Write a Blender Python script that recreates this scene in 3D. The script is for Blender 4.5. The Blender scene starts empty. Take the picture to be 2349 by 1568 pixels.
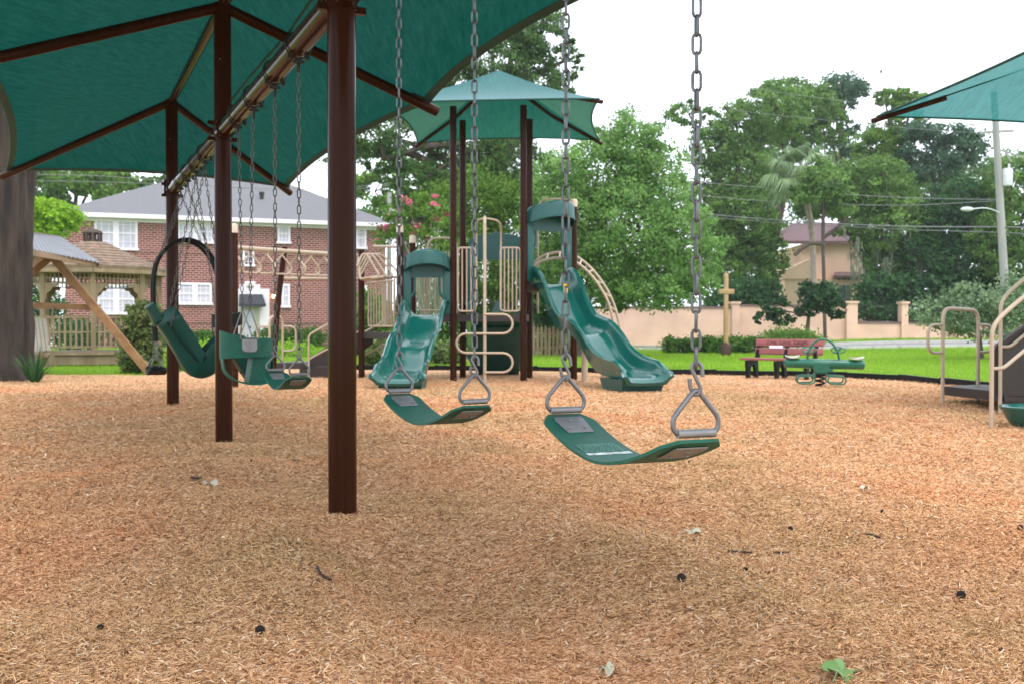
import bpy, bmesh, math, random
import numpy as np
from mathutils import Vector, Matrix
random.seed(7); RNG = np.random.default_rng(11)
R = math.radians
SC = bpy.context.scene
COL = SC.collection
# ------------------------------------------------------------------ camera
CAM_H = 0.845
F = 2284.0            # focal length in pixels of a 2349 px wide picture (35 mm on 36 mm)
PITCH = math.atan(31/2284)
cd = bpy.data.cameras.new('camera'); cam = bpy.data.objects.new('camera', cd); COL.objects.link(cam)
cam.location = (0, 0, CAM_H); cam.rotation_euler = (R(90)-PITCH, 0, 0)
cd.lens = 35; cd.sensor_width = 36; cd.clip_end = 600; cd.clip_start = .05
cd.dof.use_dof = True; cd.dof.focus_distance = 2.75; cd.dof.aperture_fstop = 9.0
SC.camera = cam
# ------------------------------------------------------------------ sky and sun (overcast)
SUN_EL, SUN_AZ = R(62), R(150)
wd = bpy.data.worlds.new('World'); SC.world = wd; wd.use_nodes = True
nt = wd.node_tree; nt.nodes.clear()
sky = nt.nodes.new('ShaderNodeTexSky'); sky.sky_type = 'NISHITA'; sky.sun_disc = False
sky.sun_elevation = SUN_EL; sky.sun_rotation = SUN_AZ; sky.air_density = 1.0; sky.dust_density = 6; sky.ozone_density = 1
mx = nt.nodes.new('ShaderNodeMix'); mx.data_type = 'RGBA'; mx.inputs[0].default_value = 0.86
mx.inputs[7].default_value = (6.6, 7.0, 7.75, 1)     # an even white overcast over the clear sky
bg = nt.nodes.new('ShaderNodeBackground'); bg.inputs[1].default_value = 0.125
wo = nt.nodes.new('ShaderNodeOutputWorld')
nt.links.new(sky.outputs[0], mx.inputs[6]); nt.links.new(mx.outputs[2], bg.inputs[0]); nt.links.new(bg.outputs[0], wo.inputs[0])
sl = bpy.data.lights.new('sun', 'SUN'); sl.energy = .7; sl.angle = R(38); sl.color = (1, .95, .88)
so = bpy.data.objects.new('sun', sl); COL.objects.link(so)
so.rotation_euler = (R(90)-SUN_EL, 0, R(180)-SUN_AZ)
SC.view_settings.view_transform = 'Standard'; SC.view_settings.look = 'None'
SC.view_settings.exposure = 1.42; SC.view_settings.gamma = 1
SC.cycles.max_bounces = 8; SC.cycles.transparent_max_bounces = 24
# ------------------------------------------------------------------ picture -> world
def ray(px, py):
    a = (px-1174.5)/F; b = (784-py)/F
    return Vector((a, math.cos(PITCH)+b*math.sin(PITCH), -math.sin(PITCH)+b*math.cos(PITCH)))
def W(px, py, d):
    r = ray(px, py); return Vector((0, 0, CAM_H)) + r*(d/r.y)
def G(px, py, z=0.0):
    r = ray(px, py); return Vector((0, 0, CAM_H)) + r*((z-CAM_H)/r.z)
# ------------------------------------------------------------------ materials
def mat(name, col, rough=.6, var=.12, vscale=6, bump=0., bscale=40, metal=0., coat=0., spec=.5, detail=5, col2=None, stretch=None, emit=0):
    m = bpy.data.materials.new(name); m.use_nodes = True; n = m.node_tree.nodes; l = m.node_tree.links
    b = n['Principled BSDF']; b.inputs['Roughness'].default_value = rough; b.inputs['Metallic'].default_value = metal
    b.inputs['Coat Weight'].default_value = coat; b.inputs['Coat Roughness'].default_value = .12; b.inputs['Specular IOR Level'].default_value = spec
    tc = n.new('ShaderNodeTexCoord'); vec = tc.outputs['Object']
    if stretch:
        mp = n.new('ShaderNodeMapping'); mp.inputs['Scale'].default_value = stretch; l.new(vec, mp.inputs[0]); vec = mp.outputs[0]
    no = n.new('ShaderNodeTexNoise'); no.inputs['Scale'].default_value = vscale; no.inputs['Detail'].default_value = detail; l.new(vec, no.inputs['Vector'])
    cr = n.new('ShaderNodeValToRGB'); l.new(no.outputs['Fac'], cr.inputs[0])
    c2 = col2 if col2 else tuple(min(1, c*(1+var)) for c in col); c1 = col if col2 else tuple(c*(1-var) for c in col)
    cr.color_ramp.elements[0].position = .32; cr.color_ramp.elements[1].position = .68
    cr.color_ramp.elements[0].color = (*c1, 1); cr.color_ramp.elements[1].color = (*c2, 1)
    l.new(cr.outputs[0], b.inputs['Base Color'])
    rr = n.new('ShaderNodeMapRange'); rr.inputs[3].default_value = max(.02, rough-.08); rr.inputs[4].default_value = min(1, rough+.1)
    l.new(no.outputs['Fac'], rr.inputs[0]); l.new(rr.outputs[0], b.inputs['Roughness'])
    if bump:
        n2 = n.new('ShaderNodeTexNoise'); n2.inputs['Scale'].default_value = bscale; n2.inputs['Detail'].default_value = 4; l.new(vec, n2.inputs['Vector'])
        bp = n.new('ShaderNodeBump'); bp.inputs['Strength'].default_value = bump; bp.inputs['Distance'].default_value = .02
        l.new(n2.outputs['Fac'], bp.inputs['Height']); l.new(bp.outputs[0], b.inputs['Normal'])
    if emit:
        b.inputs['Emission Color'].default_value = (*col, 1); b.inputs['Emission Strength'].default_value = emit
    return m
def leafmat(name, dark, light, transl=.35, rough=.5):
    m = bpy.data.materials.new(name); m.use_nodes = True; n = m.node_tree.nodes; l = m.node_tree.links
    b = n['Principled BSDF']; b.inputs['Roughness'].default_value = max(rough, .6) if rough > .4 else rough; b.inputs['Specular IOR Level'].default_value = .12
    at = n.new('ShaderNodeAttribute'); at.attribute_name = 'tone'
    cr = n.new('ShaderNodeValToRGB'); cr.color_ramp.elements[0].color = (*dark, 1); cr.color_ramp.elements[1].color = (*light, 1)
    l.new(at.outputs['Fac'], cr.inputs[0]); l.new(cr.outputs[0], b.inputs['Base Color'])
    t = n.new('ShaderNodeBsdfTranslucent'); l.new(cr.outputs[0], t.inputs[0])
    ms = n.new('ShaderNodeMixShader'); ms.inputs[0].default_value = transl
    l.new(b.outputs[0], ms.inputs[1]); l.new(t.outputs[0], ms.inputs[2]); l.new(ms.outputs[0], n['Material Output'].inputs[0])
    return m
def fabricmat(name, col, tcol, tr=.5, holes=.07, sheen=.8):
    m = bpy.data.materials.new(name); m.use_nodes = True; n = m.node_tree.nodes; l = m.node_tree.links
    b = n['Principled BSDF']; b.inputs['Roughness'].default_value = .85; b.inputs['Specular IOR Level'].default_value = .04
    b.inputs['Sheen Weight'].default_value = sheen; b.inputs['Sheen Roughness'].default_value = .45; b.inputs['Sheen Tint'].default_value = (.75, .95, 1, 1)
    tc = n.new('ShaderNodeTexCoord')
    mp = n.new('ShaderNodeMapping'); mp.inputs['Scale'].default_value = (14, 2.0, 2.0); mp.inputs['Rotation'].default_value = (0, 0, R(-25)); l.new(tc.outputs['Object'], mp.inputs[0])
    no = n.new('ShaderNodeTexNoise'); no.inputs['Scale'].default_value = 2.2; no.inputs['Detail'].default_value = 7; no.inputs['Roughness'].default_value = .7; l.new(mp.outputs[0], no.inputs[0])
    n3 = n.new('ShaderNodeTexNoise'); n3.inputs['Scale'].default_value = 260; l.new(tc.outputs['Object'], n3.inputs[0])
    ad = n.new('ShaderNodeMath'); ad.operation = 'MULTIPLY_ADD'; ad.inputs[1].default_value = .45; l.new(n3.outputs['Fac'], ad.inputs[0]); l.new(no.outputs['Fac'], ad.inputs[2])
    def ramp(c):
        cr = n.new('ShaderNodeValToRGB'); l.new(ad.outputs[0], cr.inputs[0])
        cr.color_ramp.elements[0].position = .5; cr.color_ramp.elements[1].position = .95
        cr.color_ramp.elements[0].color = (*[x*.72 for x in c], 1); cr.color_ramp.elements[1].color = (*[min(1, x*1.25+.008) for x in c], 1)
        return cr
    l.new(ramp(col).outputs[0], b.inputs['Base Color'])
    t = n.new('ShaderNodeBsdfTranslucent'); l.new(ramp(tcol).outputs[0], t.inputs[0])
    ms = n.new('ShaderNodeMixShader'); ms.inputs[0].default_value = tr
    l.new(b.outputs[0], ms.inputs[1]); l.new(t.outputs[0], ms.inputs[2])
    tp = n.new('ShaderNodeBsdfTransparent'); m2 = n.new('ShaderNodeMixShader'); m2.inputs[0].default_value = holes
    l.new(ms.outputs[0], m2.inputs[1]); l.new(tp.outputs[0], m2.inputs[2]); l.new(m2.outputs[0], n['Material Output'].inputs[0])
    return m
def tonemat(name, stops, rough=.8, bump=0):
    m = bpy.data.materials.new(name); m.use_nodes = True; n = m.node_tree.nodes; l = m.node_tree.links
    b = n['Principled BSDF']; b.inputs['Roughness'].default_value = rough; b.inputs['Specular IOR Level'].default_value = .25
    at = n.new('ShaderNodeAttribute'); at.attribute_name = 'tone'
    cr = n.new('ShaderNodeValToRGB'); l.new(at.outputs['Fac'], cr.inputs[0])
    e = cr.color_ramp.elements
    while len(e) < len(stops): e.new(.5)
    for k, (p, c) in enumerate(stops): e[k].position = p; e[k].color = (*c, 1)
    l.new(tint(n, l, cr.outputs[0]), b.inputs['Base Color'])
    return m
def tint(n, l, col):
    """broad patches of fresher orange and older yellow brown wood"""
    tc = n.new('ShaderNodeTexCoord'); no = n.new('ShaderNodeTexNoise'); no.inputs['Scale'].default_value = .62; no.inputs['Detail'].default_value = 6; no.inputs['Roughness'].default_value = .62; l.new(tc.outputs['Object'], no.inputs[0])
    cr = n.new('ShaderNodeValToRGB'); e = cr.color_ramp.elements; e.new(.5)
    for k, (p, c) in enumerate([(.34, (.80, .83, .70)), (.5, (.97, .95, .88)), (.66, (1, .84, .71))]): e[k].position = p; e[k].color = (*c, 1)
    l.new(no.outputs['Fac'], cr.inputs[0]); mu = n.new('ShaderNodeMix'); mu.data_type = 'RGBA'; mu.blend_type = 'MULTIPLY'; mu.inputs[0].default_value = 1
    l.new(col, mu.inputs[6]); l.new(cr.outputs[0], mu.inputs[7]); return mu.outputs[2]
def mulchmat():
    m = bpy.data.materials.new('mulch'); m.use_nodes = True; n = m.node_tree.nodes; l = m.node_tree.links
    b = n['Principled BSDF']; b.inputs['Roughness'].default_value = .9; b.inputs['Specular IOR Level'].default_value = .15
    tc = n.new('ShaderNodeTexCoord')
    v1 = n.new('ShaderNodeTexVoronoi'); v1.inputs['Scale'].default_value = 70; v1.feature = 'F1'
    mp = n.new('ShaderNodeMapping'); mp.inputs['Scale'].default_value = (1, 1.6, 1); l.new(tc.outputs['Object'], mp.inputs[0])
    nw = n.new('ShaderNodeTexNoise'); nw.inputs['Scale'].default_value = 14; l.new(mp.outputs[0], nw.inputs[0])
    va = n.new('ShaderNodeMix'); va.data_type = 'RGBA'; va.inputs[0].default_value = .12; l.new(mp.outputs[0], va.inputs[6]); l.new(nw.outputs['Color'], va.inputs[7])
    l.new(va.outputs[2], v1.inputs['Vector'])
    sp = n.new('ShaderNodeSeparateColor'); l.new(v1.outputs['Color'], sp.inputs[0])
    cr = n.new('ShaderNodeValToRGB'); e = cr.color_ramp.elements
    for k in range(3): e.new(.5)
    for k, (p, c) in enumerate([(0, (.2, .09, .04)), (.18, (.42, .21, .11)), (.5, (.62, .355, .21)), (.8, (.76, .485, .31)), (1, (.88, .70, .52))]): e[k].position = p; e[k].color = (*c, 1)
    l.new(sp.outputs[0], cr.inputs[0])
    big = n.new('ShaderNodeTexNoise'); big.inputs['Scale'].default_value = .55; big.inputs['Detail'].default_value = 5; l.new(tc.outputs['Object'], big.inputs[0])
    c2 = n.new('ShaderNodeValToRGB'); c2.color_ramp.elements[0].position = .35; c2.color_ramp.elements[1].position = .68
    c2.color_ramp.elements[0].color = (.86, .80, .76, 1); c2.color_ramp.elements[1].color = (1.0, .95, .9, 1); l.new(big.outputs['Fac'], c2.inputs[0])
    mu = n.new('ShaderNodeMix'); mu.data_type = 'RGBA'; mu.blend_type = 'MULTIPLY'; mu.inputs[0].default_value = 1; l.new(cr.outputs[0], mu.inputs[6]); l.new(c2.outputs[0], mu.inputs[7])
    l.new(tint(n, l, cr.outputs[0]), b.inputs['Base Color'])
    bp = n.new('ShaderNodeBump'); bp.inputs['Strength'].default_value = .7; bp.inputs['Distance'].default_value = .02; l.new(sp.outputs[1], bp.inputs['Height']); l.new(bp.outputs[0], b.inputs['Normal'])
    return m
def brickmat():
    m = bpy.data.materials.new('red_brick'); m.use_nodes = True; n = m.node_tree.nodes; l = m.node_tree.links
    b = n['Principled BSDF']; b.inputs['Roughness'].default_value = .85
    tc = n.new('ShaderNodeTexCoord'); s = n.new('ShaderNodeSeparateXYZ'); l.new(tc.outputs['Object'], s.inputs[0])
    a = n.new('ShaderNodeMath'); l.new(s.outputs[0], a.inputs[0]); l.new(s.outputs[1], a.inputs[1])
    c = n.new('ShaderNodeCombineXYZ'); l.new(a.outputs[0], c.inputs[0]); l.new(s.outputs[2], c.inputs[1])
    br = n.new('ShaderNodeTexBrick'); l.new(c.outputs[0], br.inputs['Vector']); br.inputs['Scale'].default_value = 1
    br.inputs['Brick Width'].default_value = .27; br.inputs['Row Height'].default_value = .105; br.inputs['Mortar Size'].default_value = .016; br.inputs['Bias'].default_value = -.1
    br.inputs['Color1'].default_value = (.12, .022, .016, 1); br.inputs['Color2'].default_value = (.25, .058, .045, 1); br.inputs['Mortar'].default_value = (.42, .28, .255, 1)
    no = n.new('ShaderNodeTexNoise'); no.inputs['Scale'].default_value = .6; l.new(tc.outputs['Object'], no.inputs[0])
    mu = n.new('ShaderNodeMix'); mu.data_type = 'RGBA'; mu.blend_type = 'MULTIPLY'; mu.inputs[0].default_value = .5
    l.new(br.outputs['Color'], mu.inputs[6]); l.new(no.outputs['Color'], mu.inputs[7])
    m2 = n.new('ShaderNodeMix'); m2.data_type = 'RGBA'; m2.inputs[0].default_value = .35; l.new(br.outputs['Color'], m2.inputs[6]); l.new(mu.outputs[2], m2.inputs[7])
    l.new(br.outputs['Color'], b.inputs['Base Color'])
    return m
def glassmat(name, col=(.50, .48, .57), rough=.08):
    m = mat(name, col, rough, .08, 3); m.node_tree.nodes['Principled BSDF'].inputs['Specular IOR Level'].default_value = .8
    return m
M = {}
def setup_mats():
    M['brown'] = mat('brown_powder_coat', (.036, .0125, .0062), .13, .2, 5, bump=.02, bscale=7, spec=.07, stretch=(14, 14, .08))
    M['tan'] = mat('tan_powder_coat', (.42, .33, .235), .4, .06, 8, spec=.5)
    M['tan_cap'] = mat('tan_plastic_cap', (.58, .48, .36), .5)
    M['chain'] = mat('galvanised_chain', (.13, .14, .15), .42, .3, 30, metal=.75, bump=.05)
    M['chain_dark'] = mat('weathered_chain', (.10, .10, .095), .5, .3, 30, metal=.6)
    M['steel'] = mat('galvanised_steel', (.2, .205, .215), .5, .15, 25, metal=.75, bump=.04, bscale=80)
    M['dark'] = mat('dark_casting', (.02, .017, .016), .5, .2, 20, metal=.3)
    M['plate'] = mat('zinc_plate', (.24, .245, .25), .5, .1, 20, metal=.55)
    M['rubber'] = mat('green_rubber', (.003, .09, .058), .5, .2, 18, bump=.05, bscale=300, spec=.3)
    M['rubber_pale'] = mat('worn_label_print', (.5, .58, .56), .6, .4, 60, bump=.05)
    M['rubber_print'] = mat('faint_seat_print', (.10, .27, .21), .6, .3, 60)
    M['black'] = mat('black_rubber', (.007, .0085, .0085), .5, .2, 15, bump=.03, spec=.15)
    M['green_plastic'] = mat('green_moulded_plastic', (.003, .085, .068), .15, .08, 3, bump=.006, bscale=160, spec=.5, coat=.2)
    M['swing_plastic'] = mat('dark_green_swing_plastic', (.002, .055, .042), .35, .1, 3, bump=.01, bscale=160, spec=.3)
    M['hood_plastic'] = mat('green_hood_plastic', (.003, .075, .066), .36, .08, 3, bump=.03, bscale=120)
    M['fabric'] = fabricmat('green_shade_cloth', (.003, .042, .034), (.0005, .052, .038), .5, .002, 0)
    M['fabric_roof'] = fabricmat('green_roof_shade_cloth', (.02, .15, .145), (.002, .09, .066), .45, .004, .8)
    M['fabric_flare'] = fabricmat('flare_paled_shade_cloth', (.03, .13, .13), (.03, .19, .18), .6, .05, .2)  # lens flare near the picture edge is put into this paler cloth colour
    M['hem'] = mat('dark_green_webbing', (.006, .05, .04), .8)
    M['deck'] = mat('dark_brown_deck_coating', (.028, .019, .015), .55, .2, 30, bump=.1, bscale=150)
    M['mulch'] = mulchmat()
    M['chip'] = tonemat('wood_chips', [(0, (.10, .045, .02)), (.14, (.34, .17, .075)), (.45, (.65, .38, .20)), (.8, (.83, .54, .325)), (1, (.95, .84, .70))], .85)
    M['grass'] = mat('lawn_soil', (.15, .27, .025), .9, .2, .8, bump=.4, bscale=60, col2=(.22, .36, .04))
    M['blade'] = leafmat('grass_blades', (.13, .28, .015), (.36, .53, .06), .4, .6)
    M['asphalt'] = mat('grey_asphalt', (.2, .2, .205), .9, .1, 4, bump=.2, bscale=100)
    M['wood'] = mat('weathered_grey_wood', (.20, .14, .08), .8, .2, 5, bump=.15, bscale=30, stretch=(1, 1, .15), col2=(.30, .22, .135))
    M['wood_warm'] = mat('pressure_treated_wood', (.22, .11, .045), .75, .2, 8, bump=.1, bscale=40, col2=(.32, .18, .08))
    M['wood_dark'] = mat('dark_stained_wood', (.055, .022, .01), .7, .25, 10)
    M['wood_light'] = mat('light_oiled_wood', (.40, .23, .11), .6, .2, 12, bump=.1, stretch=(1, 1, .1), col2=(.52, .34, .19))
    M['shingle'] = mat('cedar_shingles', (.13, .085, .055), .85, .2, 7, bump=.4, bscale=18, col2=(.26, .18, .125))
    M['corrugated'] = mat('grey_corrugated_sheet', (.2, .205, .22), .5, .15, 4, metal=.35)
    M['brick'] = brickmat()
    M['white'] = mat('white_paint', (.76, .69, .77), .5, .03, 3)
    M['cream'] = mat('cream_board', (.45, .41, .33), .7, .08, 6)
    M['roofing'] = mat('grey_asphalt_shingles', (.135, .135, .142), .9, .16, 14, bump=.3, bscale=25)
    M['pane'] = glassmat('curtained_window_glass'); M['pane_dark'] = glassmat('dark_window_glass', (.06, .09, .1))
    M['awning'] = mat('dark_slate_awning', (.022, .026, .034), .6, .2, 10)
    M['lamp'] = mat('lit_lamp_glass', (1, .5, .16), .4, emit=9)
    M['stucco'] = mat('pink_stucco', (.66, .43, .345), .9, .12, 1.0, bump=.12, bscale=30)
    M['stucco_house'] = mat('peach_stucco', (.74, .52, .39), .9, .08, 1, bump=.1, bscale=30)
    M['tile'] = mat('red_clay_tiles', (.13, .075, .08), .8, .2, 9, bump=.5, bscale=14, col2=(.19, .115, .12))
    M['bark'] = mat('grey_brown_bark', (.010, .007, .005), .95, .3, 7, bump=1, bscale=16, stretch=(1, 1, .18), col2=(.055, .041, .031))
    M['bark_dark'] = mat('dark_bark', (.05, .036, .028), .95, .3, 4, bump=.6, bscale=10, col2=(.095, .073, .058))
    M['bark_pale'] = mat('pale_thin_bark', (.3, .24, .2), .9, .2, 6, bump=.2)
    M['leaf_oak'] = leafmat('oak_leaves', (.035, .08, .02), (.15, .27, .08), .45)
    M['leaf_gum'] = leafmat('sweetgum_leaves', (.085, .19, .045), (.30, .48, .15), .5)
    M['leaf_far'] = leafmat('olive_tree_leaves', (.06, .13, .03), (.22, .37, .095), .42)
    M['leaf_back'] = leafmat('haze_paled_leaves', (.07, .14, .05), (.24, .37, .14), .45)  # distance haze mixed into the leaf colour, so the back trees go paler
    M['leaf_dark'] = leafmat('dark_tree_leaves', (.02, .065, .025), (.085, .2, .065))
    M['leaf_lime'] = leafmat('lime_green_leaves', (.14, .3, .02), (.36, .56, .05), .45)
    M['leaf_mid'] = leafmat('mid_green_leaves', (.06, .14, .02), (.2, .34, .06), .4)
    M['leaf_pine'] = leafmat('pine_needles', (.035, .08, .05), (.12, .22, .12))
    M['leaf_grey'] = leafmat('grey_green_leaves', (.09, .15, .07), (.27, .37, .21))
    M['leaf_mag'] = leafmat('glossy_magnolia_leaves', (.012, .045, .014), (.045, .12, .04), .2, .3)
    M['leaf_ivy'] = leafmat('ivy_leaves', (.05, .09, .02), (.24, .30, .11))
    M['leaf_hedge'] = leafmat('clipped_hedge_leaves', (.03, .09, .012), (.12, .25, .04))
    M['palm'] = leafmat('palm_fronds', (.10, .17, .08), (.34, .46, .24), .4)
    M['pink'] = leafmat('pink_blossom', (.6, .07, .2), (.95, .3, .45), .3)
    M['moss'] = leafmat('spanish_moss', (.12, .15, .10), (.3, .34, .25), .3)
    M['maroon'] = mat('maroon_recycled_plastic', (.27, .085, .08), .65, .15, 18, bump=.1, bscale=60, stretch=(.2, 1, 1))
    M['letter'] = mat('dark_engraved_lettering', (.03, .010, .010), .8)
    M['concrete'] = mat('pale_concrete', (.5, .48, .45), .9, .1, 5)
    M['pole'] = mat('grey_utility_pole_wood', (.28, .28, .265), .85, .12, 6, stretch=(1, 1, .1))
    M['grey_metal'] = mat('pale_grey_metal', (.55, .57, .6), .45, .05)
    M['wire'] = mat('grey_cable', (.2, .2, .21), .7)
    M['gum'] = mat('dark_seed_ball', (.02, .013, .01), .9, .3, 60, bump=.8, bscale=120)
    M['twig'] = mat('dark_twig', (.05, .03, .022), .9)
    M['dry_leaf'] = mat('dry_pale_leaf', (.5, .48, .36), .8); M['green_leaf'] = mat('fallen_green_leaf', (.16, .3, .09), .6)
    M['yellow'] = mat('yellow_sticker', (.75, .42, .01), .5)
    M['seat_grey'] = mat('pale_grey_rubber_seat', (.55, .55, .54), .6)
    M['spring_green'] = mat('green_enamel', (.004, .115, .065), .3, .08, 5, coat=.2)
setup_mats()
# ------------------------------------------------------------------ mesh helpers
ORG = {}
def tag(o, label=None, cat=None, group=None, kind=None):
    if label: o['label'] = label
    if cat: o['category'] = cat
    if group: o['group'] = group
    if kind: o['kind'] = kind
    return o
def thing(name, label, cat, loc=(0, 0, 0), rz=0, group=None):
    o = bpy.data.objects.new(name, None); COL.objects.link(o); o.empty_display_size = .2
    o.location = loc; o.rotation_euler = (0, 0, rz)
    ORG[o.name] = Matrix.Translation(Vector(loc)) @ Matrix.Rotation(rz, 4, 'Z')
    return tag(o, label, cat, group)
def link(name, me, material, parent=None):
    o = bpy.data.objects.new(name, me); COL.objects.link(o)
    if material is not None: me.materials.append(material)
    if parent is not None:
        o.parent = parent
        ORG[o.name] = ORG[parent.name]
    else: ORG[o.name] = Matrix.Identity(4)
    return o
def copy_tree(o, parent=None):
    c = o.copy(); COL.objects.link(c); c.parent = parent
    for ch in list(o.children): copy_tree(ch, c)
    return c
def frame_from(d):
    d = Vector(d).normalized(); up = Vector((0, 0, 1)) if abs(d.z) < .95 else Vector((1, 0, 0))
    a = d.cross(up).normalized(); b = a.cross(d).normalized(); return a, b
class MB:
    def __init__(s): s.v = []; s.f = []; s.sm = []
    def add(s, vs, fs, smooth=True):
        k = len(s.v); s.v += [tuple(v) for v in vs]; s.f += [tuple(i+k for i in f) for f in fs]; s.sm += [smooth]*len(fs); return s
    def box(s, c, size, rz=0, m=None, bev=0):
        x, y, z = size[0]/2, size[1]/2, size[2]/2; c = Vector(c)
        if bev:
            bm = bmesh.new(); bmesh.ops.create_cube(bm, size=1)
            for v in bm.verts: v.co = Vector((v.co.x*2*x, v.co.y*2*y, v.co.z*2*z))
            bmesh.ops.bevel(bm, geom=list(bm.edges), offset=bev, segments=2, affect='EDGES', profile=.5)
            vs = [v.co.copy() for v in bm.verts]; bm.verts.index_update(); fs = [[v.index for v in f.verts] for f in bm.faces]; bm.free()
        else:
            vs = [Vector((a*x, b*y, e*z)) for a in (-1, 1) for b in (-1, 1) for e in (-1, 1)]
            fs = [(0, 1, 3, 2), (4, 6, 7, 5), (0, 4, 5, 1), (2, 3, 7, 6), (0, 2, 6, 4), (1, 5, 7, 3)]
        rm = m if m is not None else Matrix.Rotation(rz, 3, 'Z')
        return s.add([c+rm@v for v in vs], fs, False)
    def bar(s, p, q, w, h):           # a square timber from p to q
        p, q = Vector(p), Vector(q); d = (q-p); a, b = frame_from(d)
        vs = [e+a*(i*w/2)+b*(j*h/2) for e in (p, q) for i, j in ((-1, -1), (1, -1), (1, 1), (-1, 1))]
        return s.add(vs, [(0, 1, 2, 3), (7, 6, 5, 4), (0, 4, 5, 1), (1, 5, 6, 2), (2, 6, 7, 3), (3, 7, 4, 0)], False)
    def tube(s, pts, r, n=10, closed=False, caps=True):
        pts = [Vector(p) for p in pts]; N = len(pts); rs = r if isinstance(r, (list, tuple)) else [r]*N
        vs = []; prev = None
        for i, p in enumerate(pts):
            if closed: t = pts[(i+1) % N]-pts[i-1]
            else: t = pts[min(i+1, N-1)]-pts[max(i-1, 0)]
            t.normalize()
            if prev is None: a = frame_from(t)[0]; b = t.cross(a)
            else:
                a = prev-t*prev.dot(t)
                a = a.normalized() if a.length > 1e-6 else frame_from(t)[0]
                b = t.cross(a)
            prev = a
            vs += [p+(a*math.cos(2*math.pi*k/n)+b*math.sin(2*math.pi*k/n))*rs[i] for k in range(n)]
        fs = []
        for i in range(N if closed else N-1):
            j = (i+1) % N
            for k in range(n): fs.append((i*n+k, i*n+(k+1) % n, j*n+(k+1) % n, j*n+k))
        if caps and not closed: fs += [tuple(range(n-1, -1, -1)), tuple((N-1)*n+k for k in range(n))]
        return s.add(vs, fs)
    def cyl(s, p, q, r, n=20, r2=None): return s.tube([p, q], [r, r if r2 is None else r2], n)
    def lathe(s, prof, c=(0, 0, 0), n=20, sy=1):
        c = Vector(c); vs = [c+Vector((r*math.cos(2*math.pi*k/n), sy*r*math.sin(2*math.pi*k/n), z)) for r, z in prof for k in range(n)]
        fs = [(i*n+k, i*n+(k+1) % n, (i+1)*n+(k+1) % n, (i+1)*n+k) for i in range(len(prof)-1) for k in range(n)]
        fs += [tuple(range(n-1, -1, -1)), tuple((len(prof)-1)*n+k for k in range(n))]
        return s.add(vs, fs)
    def grid(s, fn, nu, nv, smooth=True):
        vs = [fn(i/nu, j/nv) for i in range(nu+1) for j in range(nv+1)]
        fs = [(i*(nv+1)+j, i*(nv+1)+j+1, (i+1)*(nv+1)+j+1, (i+1)*(nv+1)+j) for i in range(nu) for j in range(nv)]
        return s.add(vs, fs, smooth)
    def slab(s, fn, nu, nv, thick):   # a curved sheet with thickness along fn's own normal offset (fn(u,v,t))
        a = len(s.v)
        for t in (0, 1): s.v += [tuple(fn(i/nu, j/nv, t*thick)) for i in range(nu+1) for j in range(nv+1)]
        m = (nu+1)*(nv+1); I = lambda i, j, t: a+t*m+i*(nv+1)+j
        f = []
        for i in range(nu):
            for j in range(nv):
                f.append((I(i, j, 0), I(i, j+1, 0), I(i+1, j+1, 0), I(i+1, j, 0))); f.append((I(i, j, 1), I(i+1, j, 1), I(i+1, j+1, 1), I(i, j+1, 1)))
        for i in range(nu): f.append((I(i, 0, 0), I(i+1, 0, 0), I(i+1, 0, 1), I(i, 0, 1))); f.append((I(i, nv, 0), I(i, nv, 1), I(i+1, nv, 1), I(i+1, nv, 0)))
        for j in range(nv): f.append((I(0, j, 0), I(0, j, 1), I(0, j+1, 1), I(0, j+1, 0))); f.append((I(nu, j, 0), I(nu, j+1, 0), I(nu, j+1, 1), I(nu, j, 1)))
        s.f += f; s.sm += [True]*len(f); return s
    def prism(s, poly, d):            # poly: points of a flat outline, d: thickness vector
        poly = [Vector(p) for p in poly]; d = Vector(d); n = len(poly)
        vs = poly+[p+d for p in poly]
        return s.add(vs, [tuple(range(n-1, -1, -1)), tuple(range(n, 2*n))]+[(i, (i+1) % n, n+(i+1) % n, n+i) for i in range(n)], False)
    def sphere(s, c, r, n=12, sc=(1, 1, 1)):
        c = Vector(c); prof = [(max(1e-4, r*math.sin(math.pi*i/n)), -r*math.cos(math.pi*i/n)) for i in range(n+1)]
        k = len(s.v); s.lathe(prof, (0, 0, 0), n)
        s.v[k:] = [tuple(c+Vector((v[0]*sc[0], v[1]*sc[1], v[2]*sc[2]))) for v in s.v[k:]]; return s
    def chain(s, p, q, pitch=.0345, wire=.0029, w=.0105, jitter=0, off=-.44):
        p, q = Vector(p), Vector(q); d = q-p; L = d.length; d.normalize(); a, b = frame_from(d); n = max(2, round(L/pitch)); st = L/n
        hl = st/2+wire*1.6
        for i in range(n):
            c = p+d*(st*(i+.5)); x = (a if i % 2 else b); j = random.uniform(-jitter, jitter)
            x = (x*math.cos(j+off)+(d.cross(x))*math.sin(j+off)).normalized()
            pts = []
            for k in range(5): an = math.pi*k/4; pts.append(c+x*(w-wire)*math.cos(an)+d*(hl-w+(w-wire)*math.sin(an)))
            for k in range(5): an = math.pi+math.pi*k/4; pts.append(c+x*(w-wire)*math.cos(an)+d*(-(hl-w)+(w-wire)*math.sin(an)))
            s.tube(pts, wire, 6, closed=True)
        return s
    def build(s, name, material, parent=None, world=True):
        me = bpy.data.meshes.new(name)
        vs = s.v
        if parent is not None and world:
            inv = ORG[parent.name].inverted(); vs = [inv@Vector(v) for v in vs]
        me.from_pydata([tuple(v) for v in vs], [], s.f); me.polygons.foreach_set('use_smooth', s.sm)
        bm = bmesh.new(); bm.from_mesh(me); bmesh.ops.recalc_face_normals(bm, faces=bm.faces); bm.to_mesh(me); bm.free()
        try: me.set_sharp_from_angle(angle=R(50))
        except Exception: pass
        return link(name, me, material, parent)
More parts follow.
